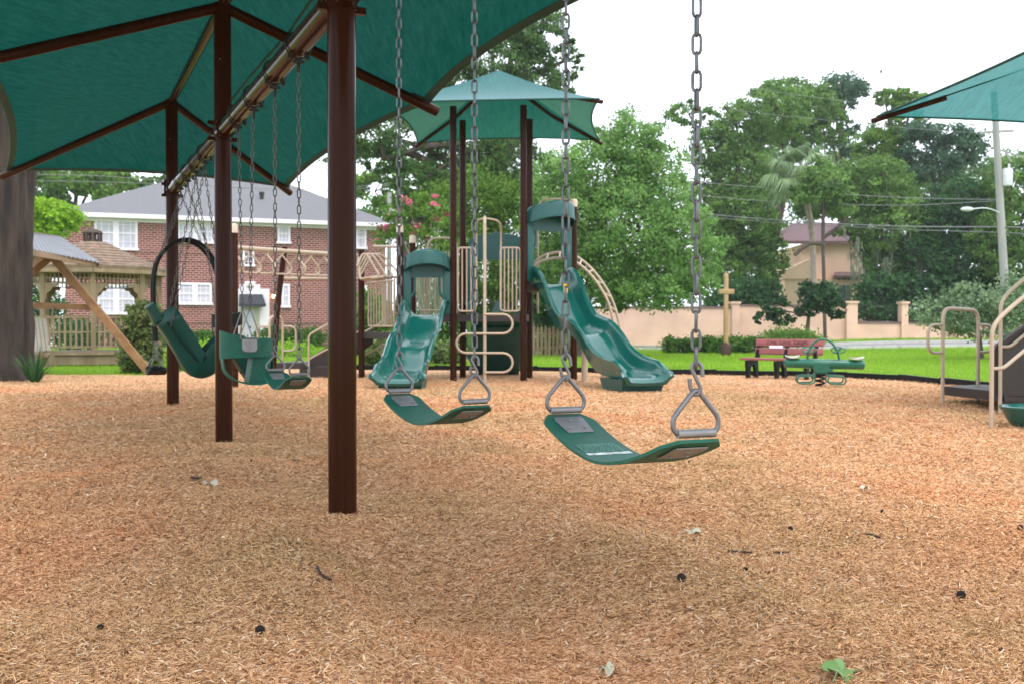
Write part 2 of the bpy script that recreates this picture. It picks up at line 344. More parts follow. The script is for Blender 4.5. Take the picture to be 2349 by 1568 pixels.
def fast(name, V, k, material, tone=None, parent=None, smooth=False):
    """V: (n_faces*k, 3) unshared vertices (k per face) or (V, faces) pair."""
    if isinstance(V, tuple): V, Fc = V
    else: Fc = np.arange(len(V)).reshape(-1, k)
    V = np.asarray(V, np.float32)
    if parent is not None:
        inv = np.array(ORG[parent.name].inverted(), np.float32); V = V@inv[:3, :3].T+inv[:3, 3]
    me = bpy.data.meshes.new(name); nf = len(Fc)
    me.vertices.add(len(V)); me.vertices.foreach_set('co', V.ravel())
    me.loops.add(nf*k); me.loops.foreach_set('vertex_index', np.asarray(Fc, np.int32).ravel())
    me.polygons.add(nf); me.polygons.foreach_set('loop_start', np.arange(0, nf*k, k, dtype=np.int32))
    me.update(calc_edges=True)
    if tone is not None:
        at = me.attributes.new('tone', 'FLOAT', 'FACE'); at.data.foreach_set('value', np.asarray(tone, np.float32))
    me.validate()
    return link(name, me, material, parent)
def arc(c, r, a0, a1, n, ex, ez):
    return [Vector(c)+Vector(ex)*(r*math.cos(a0+(a1-a0)*i/n))+Vector(ez)*(r*math.sin(a0+(a1-a0)*i/n)) for i in range(n+1)]
def smooth_path(pts, n=6):
    P = [Vector(p) for p in pts]; P = [P[0]*2-P[1]]+P+[P[-1]*2-P[-2]]; out = []
    for i in range(1, len(P)-2):
        for k in range(n):
            t = k/n; a, b, c, d = P[i-1:i+3]
            out.append(.5*((2*b)+(c-a)*t+(2*a-5*b+4*c-d)*t*t+(3*b-a-3*c+d)*t**3))
    out.append(P[-2]); return out
def sstep(a, b, x):
    t = min(1, max(0, (x-a)/(b-a))); return t*t*(3-2*t)
def hgt(x, y): return .36*sstep(6, 18, x)*sstep(22, 46, y)
# ------------------------------------------------------------------ leaves
def leaf_quads(C, size, rng, flat=0.0, droop=0.0):
    """rhombic leaves about centres C (n,3)"""
    n = len(C); a = rng.normal(size=(n, 3)); a /= np.linalg.norm(a, axis=1)[:, None]
    b = rng.normal(size=(n, 3)); b -= a*np.sum(a*b, axis=1)[:, None]; b /= np.linalg.norm(b, axis=1)[:, None]
    if flat:
        a[:, 2] *= (1-flat); b[:, 2] *= (1-flat)
        a /= np.linalg.norm(a, axis=1)[:, None]; b /= np.linalg.norm(b, axis=1)[:, None]
    if droop: a[:, 2] -= droop; a /= np.linalg.norm(a, axis=1)[:, None]
    s = size*rng.uniform(.6, 1.35, size=(n, 1)); w = s*rng.uniform(.32, .5, size=(n, 1))
    return np.stack([C-a*s*.5, C+b*w, C+a*s*.5, C-b*w], axis=1).reshape(-1, 3)
def crown_points(blobs, n, rng, clump=.22, per=60, inner=.45):
    """leaf centres in clumps spread through ellipsoids; tone by clump"""
    vol = np.array([b[3]*b[4]*b[5] for b in blobs])**.75; vol /= vol.sum(); Cs = []; T = []; K = []
    for b, share in zip(blobs, vol):
        m = max(3, int(n*share/per)); u = rng.normal(size=(m, 3)); u /= np.linalg.norm(u, axis=1)[:, None]
        r = rng.uniform(inner, 1.0, size=(m, 1))**.6; rad = np.array(b[3:6]); cen = np.array(b[:3])+u*r*rad
        sc = clump*rad.mean()*rng.uniform(.6, 1.4, size=(m, 1))
        pts = cen[:, None, :]+rng.normal(size=(m, per, 3))*sc[:, None, :]*np.array([1, 1, .62])*.75
        tn = np.clip(.45+.22*rng.normal(size=(m, 1))+.15*rng.normal(size=(m, per)), 0, 1)
        Cs.append(pts.reshape(-1, 3)); T.append(tn.ravel()); K.append(cen)
    return np.concatenate(Cs), np.concatenate(T), np.concatenate(K)
def tree(name, label, cat, base, blobs, n, size, lm, bark='bark_dark', tr=.25, trunk_top=None, group=None, clump=.22, per=60, inner=.45, nb=14, lean=(0, 0), part='crown', flat=0, droop=0, zmin=None):
    rng = np.random.default_rng(abs(hash(label)) % 99991 if False else sum(map(ord, label))*7+len(label))
    base = Vector(base); t = thing(name, label, cat, base, 0, group)
    P, T, K = crown_points(blobs, n, rng, clump, per, inner)
    if zmin is not None: ok = P[:, 2] > zmin; P, T = P[ok], T[ok]
    fast(part, leaf_quads(P, size, rng, flat, droop), 4, M[lm], T, t)
    cz = sum(b[2] for b in blobs)/len(blobs); cx = sum(b[0] for b in blobs)/len(blobs); cy = sum(b[1] for b in blobs)/len(blobs)
    mb = MB(); top = Vector(trunk_top) if trunk_top else Vector((cx, cy, cz))
    path = smooth_path([base-Vector((0, 0, .1)), base.lerp(top, .35)+Vector((lean[0], lean[1], 0)), base.lerp(top, .7)+Vector((lean[0]*.6, lean[1]*.6, 0)), top], 5)
    mb.tube(path, [tr*(1.35 if i == 0 else 1.1 if i == 1 else 1)*(1-.62*i/(len(path)-1)) for i in range(len(path))], 10)
    for b in blobs:
        f = path[min(len(path)-1, max(5, int(len(path)*random.uniform(.5, .95))))]; e = Vector(b[:3])
        if (e-f).length > .3:
            mid = f.lerp(e, .5)+Vector((0, 0, .12*(e-f).length)); q = smooth_path([f, mid, e], 4)
            mb.tube(q, [tr*.42*(1-.7*i/(len(q)-1)) for i in range(len(q))], 7)
    for i in range(nb):
        k = Vector(K[int(rng.integers(len(K)))]); b = min(blobs, key=lambda b: (Vector(b[:3])-k).length); c = Vector(b[:3])
        q = smooth_path([c, c.lerp(k, .5)+Vector((0, 0, .06)), k], 3); mb.tube(q, [tr*.16*(1-.6*j/(len(q)-1)) for j in range(len(q))], 5)
    mb.build('trunk', M[bark], t)
    return t
def blob(px, py, d, rx, ry, rd=None):
    c = W(px, py, d); s = d/F; return (c.x, c.y, c.z, rx*s, (rd if rd else rx)*s, ry*s)
# ================================================================== THE GROUND
MULCH = [(-10.5, -3), (-10.2, 6), (-9.6, 13)]+[tuple(G(*p)[:2]) for p in ((-60, 868), (100, 858), (330, 860), (440, 850), (640, 845), (820, 847), (1000, 848), (1230, 850), (1380, 854), (1520, 858), (1640, 859), (1800, 862), (1940, 866), (2064, 872), (2160, 880), (2242, 887))]+[(7.6, 12.4), (8.6, 9.5), (9.3, 5), (9.6, -3)]
HOLLOWS = []
def zm(x, y):
    x = np.asarray(x, float); y = np.asarray(y, float)
    z = .027*np.sin(x*1.9+1.3*np.sin(y*.8))*np.sin(y*1.35+.7)+.018*np.sin(x*3.7+y*1.1+2)+.015*np.sin(y*4.3-x*1.6)+.006*np.sin(x*7.1+4*np.sin(y*1.3))*np.sin(y*8.3+1)
    fade = np.clip((y-1)/2.0, .2, 1)*np.clip((14-y)/6, .15, 1)
    z = z*fade
    for hx, hy, r, d in HOLLOWS: z = z-d*np.exp(-((x-hx)**2+(y-hy)**2)/(2*r*r))+d*.35*np.exp(-(np.sqrt((x-hx)**2+(y-hy)**2)-2.1*r)**2/(2*(r*.5)**2))
    return z
def inside(x, y, poly):
    x = np.asarray(x); y = np.asarray(y); r = np.zeros(x.shape, bool); n = len(poly)
    for i in range(n):
        (x1, y1), (x2, y2) = poly[i], poly[i-1]
        if y1 == y2: continue
        r ^= ((y1 > y) != (y2 > y)) & (x < (x2-x1)*(y-y1)/(y2-y1)+x1)
    return r
# swing line --------------------------------------------------------
B = Vector((-1.46, 3.157, 0)).normalized(); PERP = Vector((B.y, -B.x, 0))       # along the beam away from the camera / to its right
P1 = Vector((-.762, 4.467, 0))
def online(d): return P1+B*((d-4.467)/B.y)
PO = [online(d) for d in (1.12, 4.467, 7.545, 10.72)]
YAW = math.atan2(-B.y, -B.x)                        # local +x runs along the beam towards the camera; local +y ...
for d, dep in ((2.3, .12), (3.4, .11), (5.5, .08)): p = online(d)+PERP*.05; HOLLOWS.append((p.x, p.y, .33, dep))
HOLLOWS.append((.0, 3.0, .34, .12)); HOLLOWS.append((-.35, 3.75, .3, .07)); HOLLOWS.append((-.9, 2.9, .3, .05))
for p in PO[1:]: HOLLOWS.append((p.x, p.y, .11, -.004)); HOLLOWS.append((-1.5, 3.3, .4, .03))
def build_ground():
    xs = np.concatenate([np.linspace(-90, -14, 20), np.linspace(-13, 13, 53), np.linspace(14, 90, 39)]); ys = np.concatenate([np.linspace(-12, 30, 43), np.linspace(32, 60, 15), np.linspace(66, 240, 20)])
    mb = MB(); X, Y = np.meshgrid(xs, ys, indexing='ij')
    dip = inside(X.ravel(), Y.ravel(), MULCH) & (Y.ravel() < 11.5); vs = [(x, y, hgt(x, y)-.035-(.2 if q else 0)) for x, y, q in zip(X.ravel(), Y.ravel(), dip)]; ny = len(ys)
    mb.add(vs, [(i*ny+j, (i+1)*ny+j, (i+1)*ny+j+1, i*ny+j+1) for i in range(len(xs)-1) for j in range(ny-1)])
    tag(mb.build('lawn', M['grass']), 'bright green lawn beyond the mulch bed', 'lawn', kind='structure')
    xs = np.arange(-10.6, 9.8, .07); ys = np.arange(-3, 22, .07); X, Y = np.meshgrid(xs, ys, indexing='ij'); Z = zm(X, Y); ny = len(ys)
    cx = (X[:-1, :-1]+.035); cy = (Y[:-1, :-1]+.035); ok = inside(cx, cy, MULCH)
    I = (np.arange(len(xs))[:, None]*ny+np.arange(ny)[None, :]); Q = np.stack([I[:-1, :-1], I[1:, :-1], I[1:, 1:], I[:-1, 1:]], -1)[ok]
    used = np.unique(Q); mp = np.full(X.size, -1); mp[used] = np.arange(len(used)); V = np.stack([X.ravel(), Y.ravel(), Z.ravel()], 1)[used]
    o = fast('mulch_bed', (V, mp[Q]), 4, M['mulch']); o.data.polygons.foreach_set('use_smooth', np.ones(len(o.data.polygons), bool))
    tag(o, 'tan wood mulch bed covering the playground', 'mulch', kind='structure')
    # loose slivers of wood
    rng = np.random.default_rng(3); N = 720000; u = rng.uniform(0, 1, N)
    dd = np.linspace(1.9, 20, 700); w = np.where(dd < 3.4, 1.0, (3.4/dd)**1.9)*(1.35*dd+1.2)*np.clip((20-dd)/9, 0, 1); c = np.cumsum(w); c /= c[-1]; y = np.interp(u, c, dd)
    x = (rng.uniform(-1, 1, N))*(.68*y+.55); k = inside(x, y, MULCH); x, y = x[k], y[k]; N = len(x)
    sc = np.clip((y/3.6)**.55, .9, 1.9); L = (rng.gamma(4, .0032, N)+.005)*sc; wd = rng.uniform(.0009, .0025, N)*sc; th = wd*rng.uniform(.35, .8, N)
    big = rng.uniform(size=N) < .035; wd[big] *= 2.6
    yaw = rng.uniform(0, 2*np.pi, N); pit = rng.normal(0, .3, N)
    ax = np.stack([np.cos(yaw)*np.cos(pit), np.sin(yaw)*np.cos(pit), np.sin(pit)], 1); sd = np.stack([-np.sin(yaw), np.cos(yaw), rng.normal(0, .25, N)], 1)
    up = np.cross(ax, sd); c0 = np.stack([x, y, zm(x, y)+rng.uniform(-.002, .010, N)*sc+np.abs(np.sin(pit))*L*.35], 1)
    def ring(t, f): return [c0+ax*(L*t)[:, None]+sd*(wd*f)[:, None], c0+ax*(L*t)[:, None]-sd*(wd*f)[:, None], c0+ax*(L*t)[:, None]+up*(th*2*f)[:, None]]
    A = ring(-.5, .45); Bm = ring(.5, .6); bend = up*(L*rng.normal(0, .05, N))[:, None]
    Cm = ring(0.0, 1.0); Cm = [q+bend for q in Cm]
    V = np.stack(A+Cm+Bm, 1).reshape(-1, 3); base = np.arange(N)[:, None]*9
    fc = np.concatenate([base+np.array(q)[None, :] for q in ((0, 1, 4, 3), (1, 2, 5, 4), (2, 0, 3, 5), (3, 4, 7, 6), (4, 5, 8, 7), (5, 3, 6, 8))])
    big2 = .5+.5*np.sin(x*2.3+1.2*np.sin(y*1.7))*np.sin(y*1.9+.5)
    tone = np.clip(rng.beta(2.4, 2.4, N)*.95+.06*(big2-.5), 0, 1); tone[rng.uniform(size=N) < .022] = .95; tone[rng.uniform(size=N) < .05] *= .15
    o = fast('wood_chips', (V, fc), 4, M['chip'], np.tile(tone, 6)); tag(o, 'loose pale and brown wood chips scattered over the mulch', 'wood chips', kind='stuff')
def build_grass():
    rng = np.random.default_rng(5); N = 330000
    u = rng.uniform(size=N); dd = np.linspace(15, 46, 400); w = (18/dd)**1.5*(1.15*dd); c = np.cumsum(w); c /= c[-1]; y = np.interp(u, c, dd); x = rng.uniform(-.56, .62, N)*y
    k = (~inside(x, y, MULCH)); x, y = x[k], y[k]
    k = ~((x > 1) & on_road(x, y)); x, y = x[k], y[k]; N = len(x)
    z = np.array([hgt(a, b) for a, b in zip(x, y)])-.04; h = rng.uniform(.045, .085, N)*np.clip(y/22, .8, 1.6); yaw = rng.uniform(0, 2*np.pi, N); wd = rng.uniform(.004, .009, N)*np.clip(y/18, 1, 2.2)
    s = np.stack([np.cos(yaw), np.sin(yaw), 0*yaw], 1)*wd[:, None]; b = np.stack([x, y, z], 1); l = rng.normal(0, .35, (N, 2))
    tip = b+np.stack([l[:, 0]*h, l[:, 1]*h, h], 1)
    patch = .5+.25*np.sin(x*.9+2*np.sin(y*.35))+.25*np.sin(y*.8+x*.3)
    o = fast('grass', np.stack([b-s, b+s, tip], 1).reshape(-1, 3), 3, M['blade'], np.clip(.35+.3*patch+rng.normal(0, .18, N), 0, 1)); tag(o, 'short bright green grass of the lawn', 'grass', kind='stuff')
ROAD = [(2.2, 47.5), (4.0, 43.0), (7, 40.0), (11, 38.2), (16, 37.2), (24, 36.5), (40, 36)]
def road_y(x): return np.interp(x, [p[0] for p in ROAD], [p[1] for p in ROAD])
def on_road(x, y): return np.abs(y-road_y(x)) < 2.45
def build_road():
    pts = smooth_path([Vector((x, y, 0)) for x, y in ROAD], 6); mb = MB(); kb = MB(); vs = []
    for i, p in enumerate(pts):
        t = (pts[min(i+1, len(pts)-1)]-pts[max(i-1, 0)]).normalized(); n = Vector((-t.y, t.x, 0))
        for s in (-2.2, 2.2): q = p+n*s; vs.append((q.x, q.y, hgt(q.x, q.y)+.0))
    mb.add(vs, [(2*i, 2*i+2, 2*i+3, 2*i+1) for i in range(len(pts)-1)]); tag(mb.build('road', M['asphalt']), kind='structure')
    for s in (-2.3, 2.3):
        for i in range(len(pts)-1):
            t = (pts[i+1]-pts[i]).normalized(); n = Vector((-t.y, t.x, 0)); a = pts[i]+n*s; b = pts[i+1]+n*s
            a.z = hgt(a.x, a.y)+.02; b.z = hgt(b.x, b.y)+.02; kb.bar(a, b, .16, .16)
    tag(kb.build('kerb', M['concrete']), kind='structure')
def build_border():
    t = thing('bed_border', 'low black plastic edging along the back of the mulch bed', 'edging', (MULCH[9][0], MULCH[9][1], 0))
    P = [Vector((x, y, 0)) for x, y in MULCH[7:-1]]
    for i in range(len(P)-1):
        n = max(1, round((P[i+1]-P[i]).length/1.25))
        for k in range(n):
            a = P[i].lerp(P[i+1], k/n); b = P[i].lerp(P[i+1], (k+1)/n); d = (b-a).normalized(); m = MB(); j = random.uniform(-.012, .012)
            m.bar(a+d*.006+Vector((0, 0, .01+j)), b-d*.006+Vector((0, 0, .01+random.uniform(-.012, .012))), .09, .17); m.cyl(b+Vector((0, 0, -.05)), b+Vector((0, 0, .105)), .03, 10)
            m.build('timber', M['black'], t)
# ================================================================== SWING SET WITH ITS SHADE CANOPY
BEAM_Z, RIDGE_Z, EAVE_Z, HALFW, HIP, NEAR = 2.33, 3.31, 2.66, 1.66, 1.97, .25  # NEAR: out-of-view canopy end, kept short so light reaches the foreground
UP = Vector((0, 0, 1))
def hanger_mesh():
    m = MB(); m.tube([Vector((0, .069*math.cos(a), .069*math.sin(a))) for a in [2*math.pi*k/20 for k in range(20)]], .0042, 8, closed=True)
    m.box((0, 0, -.083), (.02, .036, .034), bev=.004); m.box((0, .048, -.06), (.02, .02, .03)); m.box((0, -.048, -.06), (.02, .02, .03)); m.cyl((0, -.03, -.088), (0, .03, -.088), .009, 8)
    m.tube([Vector((.021*math.cos(a), 0, -.122+.024*math.sin(a))) for a in [2*math.pi*k/14 for k in range(14)]], .006, 8, closed=True)
    return m
HANG = [1.99, 2.556, 3.113, 3.677, 5.244, 5.795, 6.395, 6.943, 8.43, 8.955, 9.47, 10.0]
def build_swing_set():
    t = thing('swing_frame', 'long brown steel swing frame carrying a green shade canopy', 'swing frame', PO[1])
    for i, p in enumerate(PO):
        m = MB(); top = RIDGE_Z-.02; m.tube([p+UP*z for z in (-.15, .02, .5, 1, 1.6, BEAM_Z, 2.8, top)], .0635, 36); o = m.build('post', M['brown'], t)
        c = MB(); c.cyl(p+UP*(BEAM_Z-.07), p+UP*(BEAM_Z+.07), .071, 24)
        for s in (-1, 1):
            if 0 <= i+s <= 3 : c.cyl(p-B*0+B*(s*.05)+UP*BEAM_Z, p+B*(s*.15)+UP*BEAM_Z, .073, 20)
        for s in (-1, 1):
            for zz in (-.06, .06): c.box(p+PERP*(s*.085)+UP*(BEAM_Z+zz), (.05, .03, .03), rz=math.atan2(PERP.y, PERP.x))
        if i == 3: c.box(p-PERP*.07+B*.02+UP*(BEAM_Z+.02), (.03, .08, .17), rz=math.atan2(PERP.y, PERP.x))
        c.build('collar', M['brown'], o)
        b = MB()
        for k in range(3): b.sphere(p-PERP*.0-Vector((0, .064, 0))+UP*(2.86+.0*k), .006, 8)
        b.build('bolt', M['steel'], o)
    for i in range(3):
        m = MB(); a = PO[i]+B*.1; b = PO[i+1]-B*.1; m.tube([a.lerp(b, k/4)+UP*BEAM_Z for k in range(5)], .0615, 32); m.build('top_rail', M['brown'], t)
        m = MB(); m.tube([PO[i]+UP*(RIDGE_Z-.03), PO[i+1]+UP*(RIDGE_Z-.03)], .042, 20); m.build('ridge_tube', M['brown'], t)
    ends = []
    for i, p in enumerate(PO):
        for s in (-1, 1):
            off = B*(HIP if i == 3 else -NEAR if i == 0 else 0)
            if i in (0, 3): e = p+PERP*(s*HALFW)+off+UP*EAVE_Z
            else: e = p+PERP*(s*HALFW)+UP*EAVE_Z
            a = p+UP*(RIDGE_Z-.04); d = (e-a).normalized(); m = MB(); m.tube([a, e+d*.07], .042, 16); o = m.build('rafter', M['brown'], t)
            b = MB(); q = e-d*.05+UP*.045; b.bar(q-d*.11, q+d*.05, .07, .05); b.build('bracket', M['dark'], o); ends.append((i, s, e))
    E = {(i, s): e+UP*.05 for i, s, e in ends}
    Rg = [p+UP*(RIDGE_Z+.02) for p in PO]
    m = MB(); h = MB(); seam = MB()
    def panel(A, Bq, C, D, sag, zs, nu=14, nv=9):   # ridge A->B, eave C->D
        def fn(u, v):
            k = 4*u*(1-u); vv = v*(1-sag*k); p = A.lerp(Bq, u).lerp(C.lerp(D, u), vv)
            return p+UP*(zs*k*math.sin(math.pi*min(1, vv)))
        m.grid(fn, nu, nv)
        e = [fn(u/24, 1.0) for u in range(25)]; inn = [fn(u/24, .962) for u in range(25)]
        vs = []
        for a, b in zip(e, inn): vs += [a-UP*.006, b-UP*.006, b-UP*.009, a-UP*.009]
        h.add(vs, [(4*i+q, 4*i+4+q, 4*i+4+(q+1) % 4, 4*i+(q+1) % 4) for i in range(24) for q in range(4)])
        h.tube(e, .008, 6)
        return fn
    for i in range(3):
        for s in (-1, 1):
            corner = lambda j: E[(j, s)] if j in (1, 2) else PO[j]+PERP*(s*HALFW)+B*(HIP if j == 3 else -NEAR)+UP*(EAVE_Z+.05)
            sag = .075
            fn = panel(Rg[i], Rg[i+1], corner(i), corner(i+1), sag, -.03)
            if s == 1:
                q = [fn(u/16, .30)-UP*.012 for u in range(17)]; seam.tube(q, .011, 6)
    for j, sgn in ((0, -NEAR), (3, HIP)):
        fn = panel(Rg[j], Rg[j], PO[j]+PERP*(-HALFW)+B*sgn+UP*(EAVE_Z+.05), PO[j]+PERP*HALFW+B*sgn+UP*(EAVE_Z+.05), .09, 0)
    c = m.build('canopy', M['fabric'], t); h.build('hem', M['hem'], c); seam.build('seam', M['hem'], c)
    hm = hanger_mesh().build('hanger', M['dark'], t, world=False); me = hm.data
    for k, d in enumerate(HANG):
        o = hm if k == 0 else hm.copy()
        if k: COL.objects.link(o); o.parent = t
        p = online(d)-PO[1]; o.location = (p.x, p.y, BEAM_Z); o.rotation_euler = (0, 0, YAW)
# ------------------------------------------------------------------ belt swings (local x along the beam, origin half way between the clamps)
HP = .3085; CH_TOP = BEAM_Z-.142
def belt_seat(m, hw=.072, sag=.078, HPx=HP, th=.007):
    E_ = HPx+.012
    def fn(u, v, t):
        x = -E_+2*E_*u; a = abs(x)/E_; z = -.010-sag+sag*a**1.75; sl = 1.75*sag*a**.75/E_*(1 if x > 0 else -1); n = Vector((-sl, 0, 1)).normalized()
        w = hw-max(0, (abs(x)-(E_-.035))/.035)*.026
        return Vector((x, (2*v-1)*w, z))-n*(t-th/2)
    m.slab(fn, 40, 8, th); return fn
def belt_swing(name, label, clamp_z, dep, group, seatmat='rubber', chainmat='chain', printed=False, tilt=0):
    mid = online(dep); t = thing(name, label, 'swing', (mid.x, mid.y, clamp_z), YAW+tilt, group)
    m = MB(); fn = belt_seat(m); seat = m.build('seat', M[seatmat], t, world=False)
    if printed:
        p = MB(); p.slab(lambda u, v, tt: fn(.385+.028*u, .10+.80*v, 0)+Vector((0, 0, .0006+tt)), 8, 6, .0006); p.build('printed_label', M['rubber_pale'], seat, world=False)
        p = MB(); rr = random.Random(4)
        for row in range(8):
            v = .12
            while v < .84:
                L = rr.uniform(.02, .07); u = .285+.0125*row
                a, b, c, d = [fn(uu, vv, 0)+Vector((0, 0, .0019)) for uu, vv in ((u, v), (u, min(.88, v+L)), (u+.006, min(.88, v+L)), (u+.006, v))]; p.prism([a, b, c, d], (0, 0, .0004)); v += L+.02
        p.build('lettering', M['rubber_print'], seat, world=False)
    for s in (-1, 1):
        m = MB()
        for zo in (.0065, -.0065):
            def pf(u, v, tt):
                uu = (.035+.125*u); uu = uu if s < 0 else 1-uu; q = fn(uu, .5+(v-.5)*(.58-.10*u), .0); return q+Vector((0, 0, -.0045+zo+tt-.0012))
            m.slab(pf, 6, 3, .0026)
        m.cyl((s*HP, -.043, .004), (s*HP, .043, .004), .0088, 14)
        for q in ((.065, .5), (.125, .36), (.125, .64)): uu = q[0] if s < 0 else 1-q[0]; m.sphere(fn(uu, q[1], 0)+Vector((0, 0, .004)), .006, 8, (1, 1, .55)); m.sphere(fn(uu, q[1], 0)+Vector((0, 0, -.013)), .006, 8, (1, 1, .55))
        m.build('clamp_plate', M['plate'], t, world=False)
        m = MB(); h = [Vector((s*HP, y, z)) for y, z in ((-.036, .004), (-.044, .006), (-.0505, .014), (-.0525, .026), (-.048, .04), (-.03, .061), (-.008, .085), (0, .089), (.008, .085), (.03, .061), (.048, .04), (.0525, .026), (.0505, .014), (.044, .006), (.036, .004))]
        m.tube(smooth_path(h, 4), .0054, 10); m.build('triangle_ring', M['steel'], t, world=False)
        m = MB(); c = Vector((s*HP, 0, .089)); ex = Vector((.35, .94, 0)).normalized()
        pts = [c+ex*a+UP*b for a, b in ((-.013, .024), (-.012, .012), (-.009, .002), (-.002, -.008), (.007, -.004), (.009, .006), (.004, .018), (-.004, .034), (-.008, .046), (-.004, .055), (.003, .057), (.010, .050), (.012, .04), (.013, .028))]
        m.tube(smooth_path(pts, 4), .0043, 8); m.build('hook', M['steel'], t, world=False)
        m = MB(); m.chain((s*HP, 0, .135), (s*HP, 0, CH_TOP-clamp_z+.01), *(((.0365, .0033, .0112) if chainmat == 'chain' else (.042, .0033, .0118))), jitter=.22); ch = m.build('chain', M[chainmat], t, world=False)
        if printed and s < 0: m = MB(); m.box((s*HP, 0, .315), (.007, .012, .024), rz=R(25), bev=.002); m.build('yellow_tag', M['yellow'], ch, world=False)
    return t
def build_swings():
    g = 'belt swings hanging from the long brown frame'
    belt_swing('belt_swing', 'nearest green belt swing, pale label printed on its seat', .632, (HANG[0]+HANG[1])/2, g, printed=True, tilt=R(-3))
    belt_swing('belt_swing', 'green belt swing hanging in front of the short slide, right of the nearest post', .612, (HANG[2]+HANG[3])/2, g, tilt=R(4))
    belt_swing('belt_swing', 'green belt swing hanging between the nearest post and the green bucket swing', .60, (HANG[4]+HANG[5])/2, g, chainmat='chain_dark')
    # green toddler bucket -------------------------------------------------
    mid = online((HANG[6]+HANG[7])/2); z0 = .845-22*.00292
    t = thing('bucket_swing', 'green toddler bucket swing with grey patch on its side', 'swing', (mid.x, mid.y, z0), YAW)
    # local: x along the beam (towards camera = +x), y: facing; PERP in local = rot(-YAW)
    fy = (Matrix.Rotation(-YAW, 3, 'Z')@PERP).y; s_ = 1 if fy > 0 else -1
    m = MB()
    def ring(u, v, tt):
        a = 2*math.pi*u; r = 1-tt/.15; cy = math.cos(a); y = s_*(.175 if cy > 0 else .175)*cy*r; x = .135*math.sin(a)*r
        top = .0+.05*max(0, -cy)**1.6; bot = -.125-.01*max(0, -cy); return Vector((x, y, top+(bot-top)*v))
    m.slab(ring, 36, 5, .010); m.build('seat_ring', M['rubber'], t, world=False)
    m = MB()
    def sling(u, v, tt):
        a = math.pi*u; y = s_*(.165*math.cos(a)+.045*math.sin(a))*(1-tt*3); z = -.11-.20*math.sin(a)**.45+tt; w = .05+.075*math.sin(a)
        return Vector(((2*v-1)*w, y, z))
    m.slab(sling, 16, 5, .010); m.prism([Vector((-.09, s_*a, b)) for a, b in ((.03, -.12), (.15, -.12), (.135, -.305), (.0, -.30))], (.18, 0, 0)); m.build('seat_sling', M['rubber'], t, world=False)
    for s in (-1, 1):
        m = MB(); m.slab(lambda u, v, tt: Vector((s*(.138+tt+.002-.10*((u-.5)*.085/.175)**2*3), s_*(u-.5)*.10, -.005-.085*v*(1-.5*max(0, abs(2*u-1)-.6)))), 6, 4, .006); m.build('side_patch', M['plate'], t, world=False)
        m = MB(); m.tube(smooth_path([Vector((s*.142, y, z)) for y, z in ((-.052, -.005), (-.062, .005), (-.05, .05), (-.006, .178), (.006, .178), (.05, .05), (.062, .005), (.052, -.005))], 4), .0042, 8); m.build('triangle_ring', M['steel'], t, world=False)
        hx = s*HP*.88; m = MB(); m.chain((s*.142, 0, .185), (s*.27, 0, CH_TOP-z0+.01), .042, .0033, .0118, jitter=.22); m.build('chain', M['chain_dark'], t, world=False)
    # moulded high-back seat ------------------------------------------------
    mid = online((HANG[8]+HANG[9])/2); t = thing('high_back_swing', 'green moulded high back swing with harness seat, tilted back between the far posts', 'swing', (mid.x, mid.y, .5), YAW)
    off = -.0
    def P2(y, z, x=0): return mid+PERP*(y+off)+UP*z-B*x
    def mould(name, prof, width, lip, th, par):
        path = smooth_path([Vector((a, b, 0)) for a, b in prof], 6); n = len(path)-1; m = MB()
        def fn(u, v, tt):
            i = min(n, round(u*n)); p = path[i]; tg = (path[min(n, i+1)]-path[max(0, i-1)]).normalized(); nn = Vector((-tg.y, tg.x, 0))
            if nn.y < 0 and False: nn = -nn
            e = min(1, min(u, 1-u)*8+.35)**.5; w = width*e; k = abs(2*v-1); o = lip*max(0, (k-.55)/.45)**1.5+tt
            q = p+nn*o; return P2(q.x, q.y, (2*v-1)*w/2)
        m.slab(fn, n, 12, th); return m.build(name, M['swing_plastic'], par)
    body = mould('seat_shell', [(-.36, .955), (-.30, .86), (-.20, .70), (-.10, .52), (-.02, .465), (.08, .50), (.17, .60), (.24, .655), (.31, .60), (.38, .49), (.445, .385)], .40, .15, -.05, t)
    mould('headrest', [(-.425, 1.05), (-.405, 1.02), (-.37, .95), (-.34, .88)], .26, .03, -.05, t)
    m = MB(); m.box(P2(.45, .43), (.04, .05, .09), rz=YAW, bev=.01); m.box(P2(.42, .46), (.03, .18, .02), rz=YAW); m.build('strap_buckle', M['black'], t)
    m = MB()
    for s in (-1, 1): m.tube([P2(-.30, .90, s*.19), P2(-.2, .74, s*.2), P2(-.05, .56, s*.2)], .008, 6)
    m.build('harness_strap', M['black'], t)
    for s in (-1, 1):
        h = P2(0, CH_TOP, -s*HP*.9)
        for yy, zz in ((-.27, .86), (.21, .66)):
            m = MB(); m.chain(h, P2(yy, zz, -s*.2), .046, .0036, .0125, .2); m.build('chain', M['chain_dark'], t)
    # two-seat tandem swing (adult belt + toddler bucket on a black hoop) ---------
    mid = online((HANG[10]+HANG[11])/2); t = thing('tandem_swing', 'black hooped tandem swing for adult and toddler, behind the high back swing', 'swing', (mid.x, mid.y, .4), YAW)
    def P3(y, z, x=0): return mid+PERP*y+UP*z-B*x
    hoop = []
    for s in (-1, 1):
        m = MB(); pts = [P3(-.27, .72, s*.09), P3(-.285, 1.0, s*.095), P3(-.29, 1.28, s*.10), P3(-.25, 1.50, s*.10), P3(-.12, 1.66, s*.12), P3(.02, 1.705, s*.125), P3(.16, 1.65, s*.12), P3(.27, 1.50, s*.10), P3(.33, 1.3, s*.08), P3(.36, 1.1, s*.075), P3(.37, 1.0, s*.07)]
        m.tube(smooth_path(pts, 5), .0165, 12); hoop.append(m.build('hoop', M['black'], t))
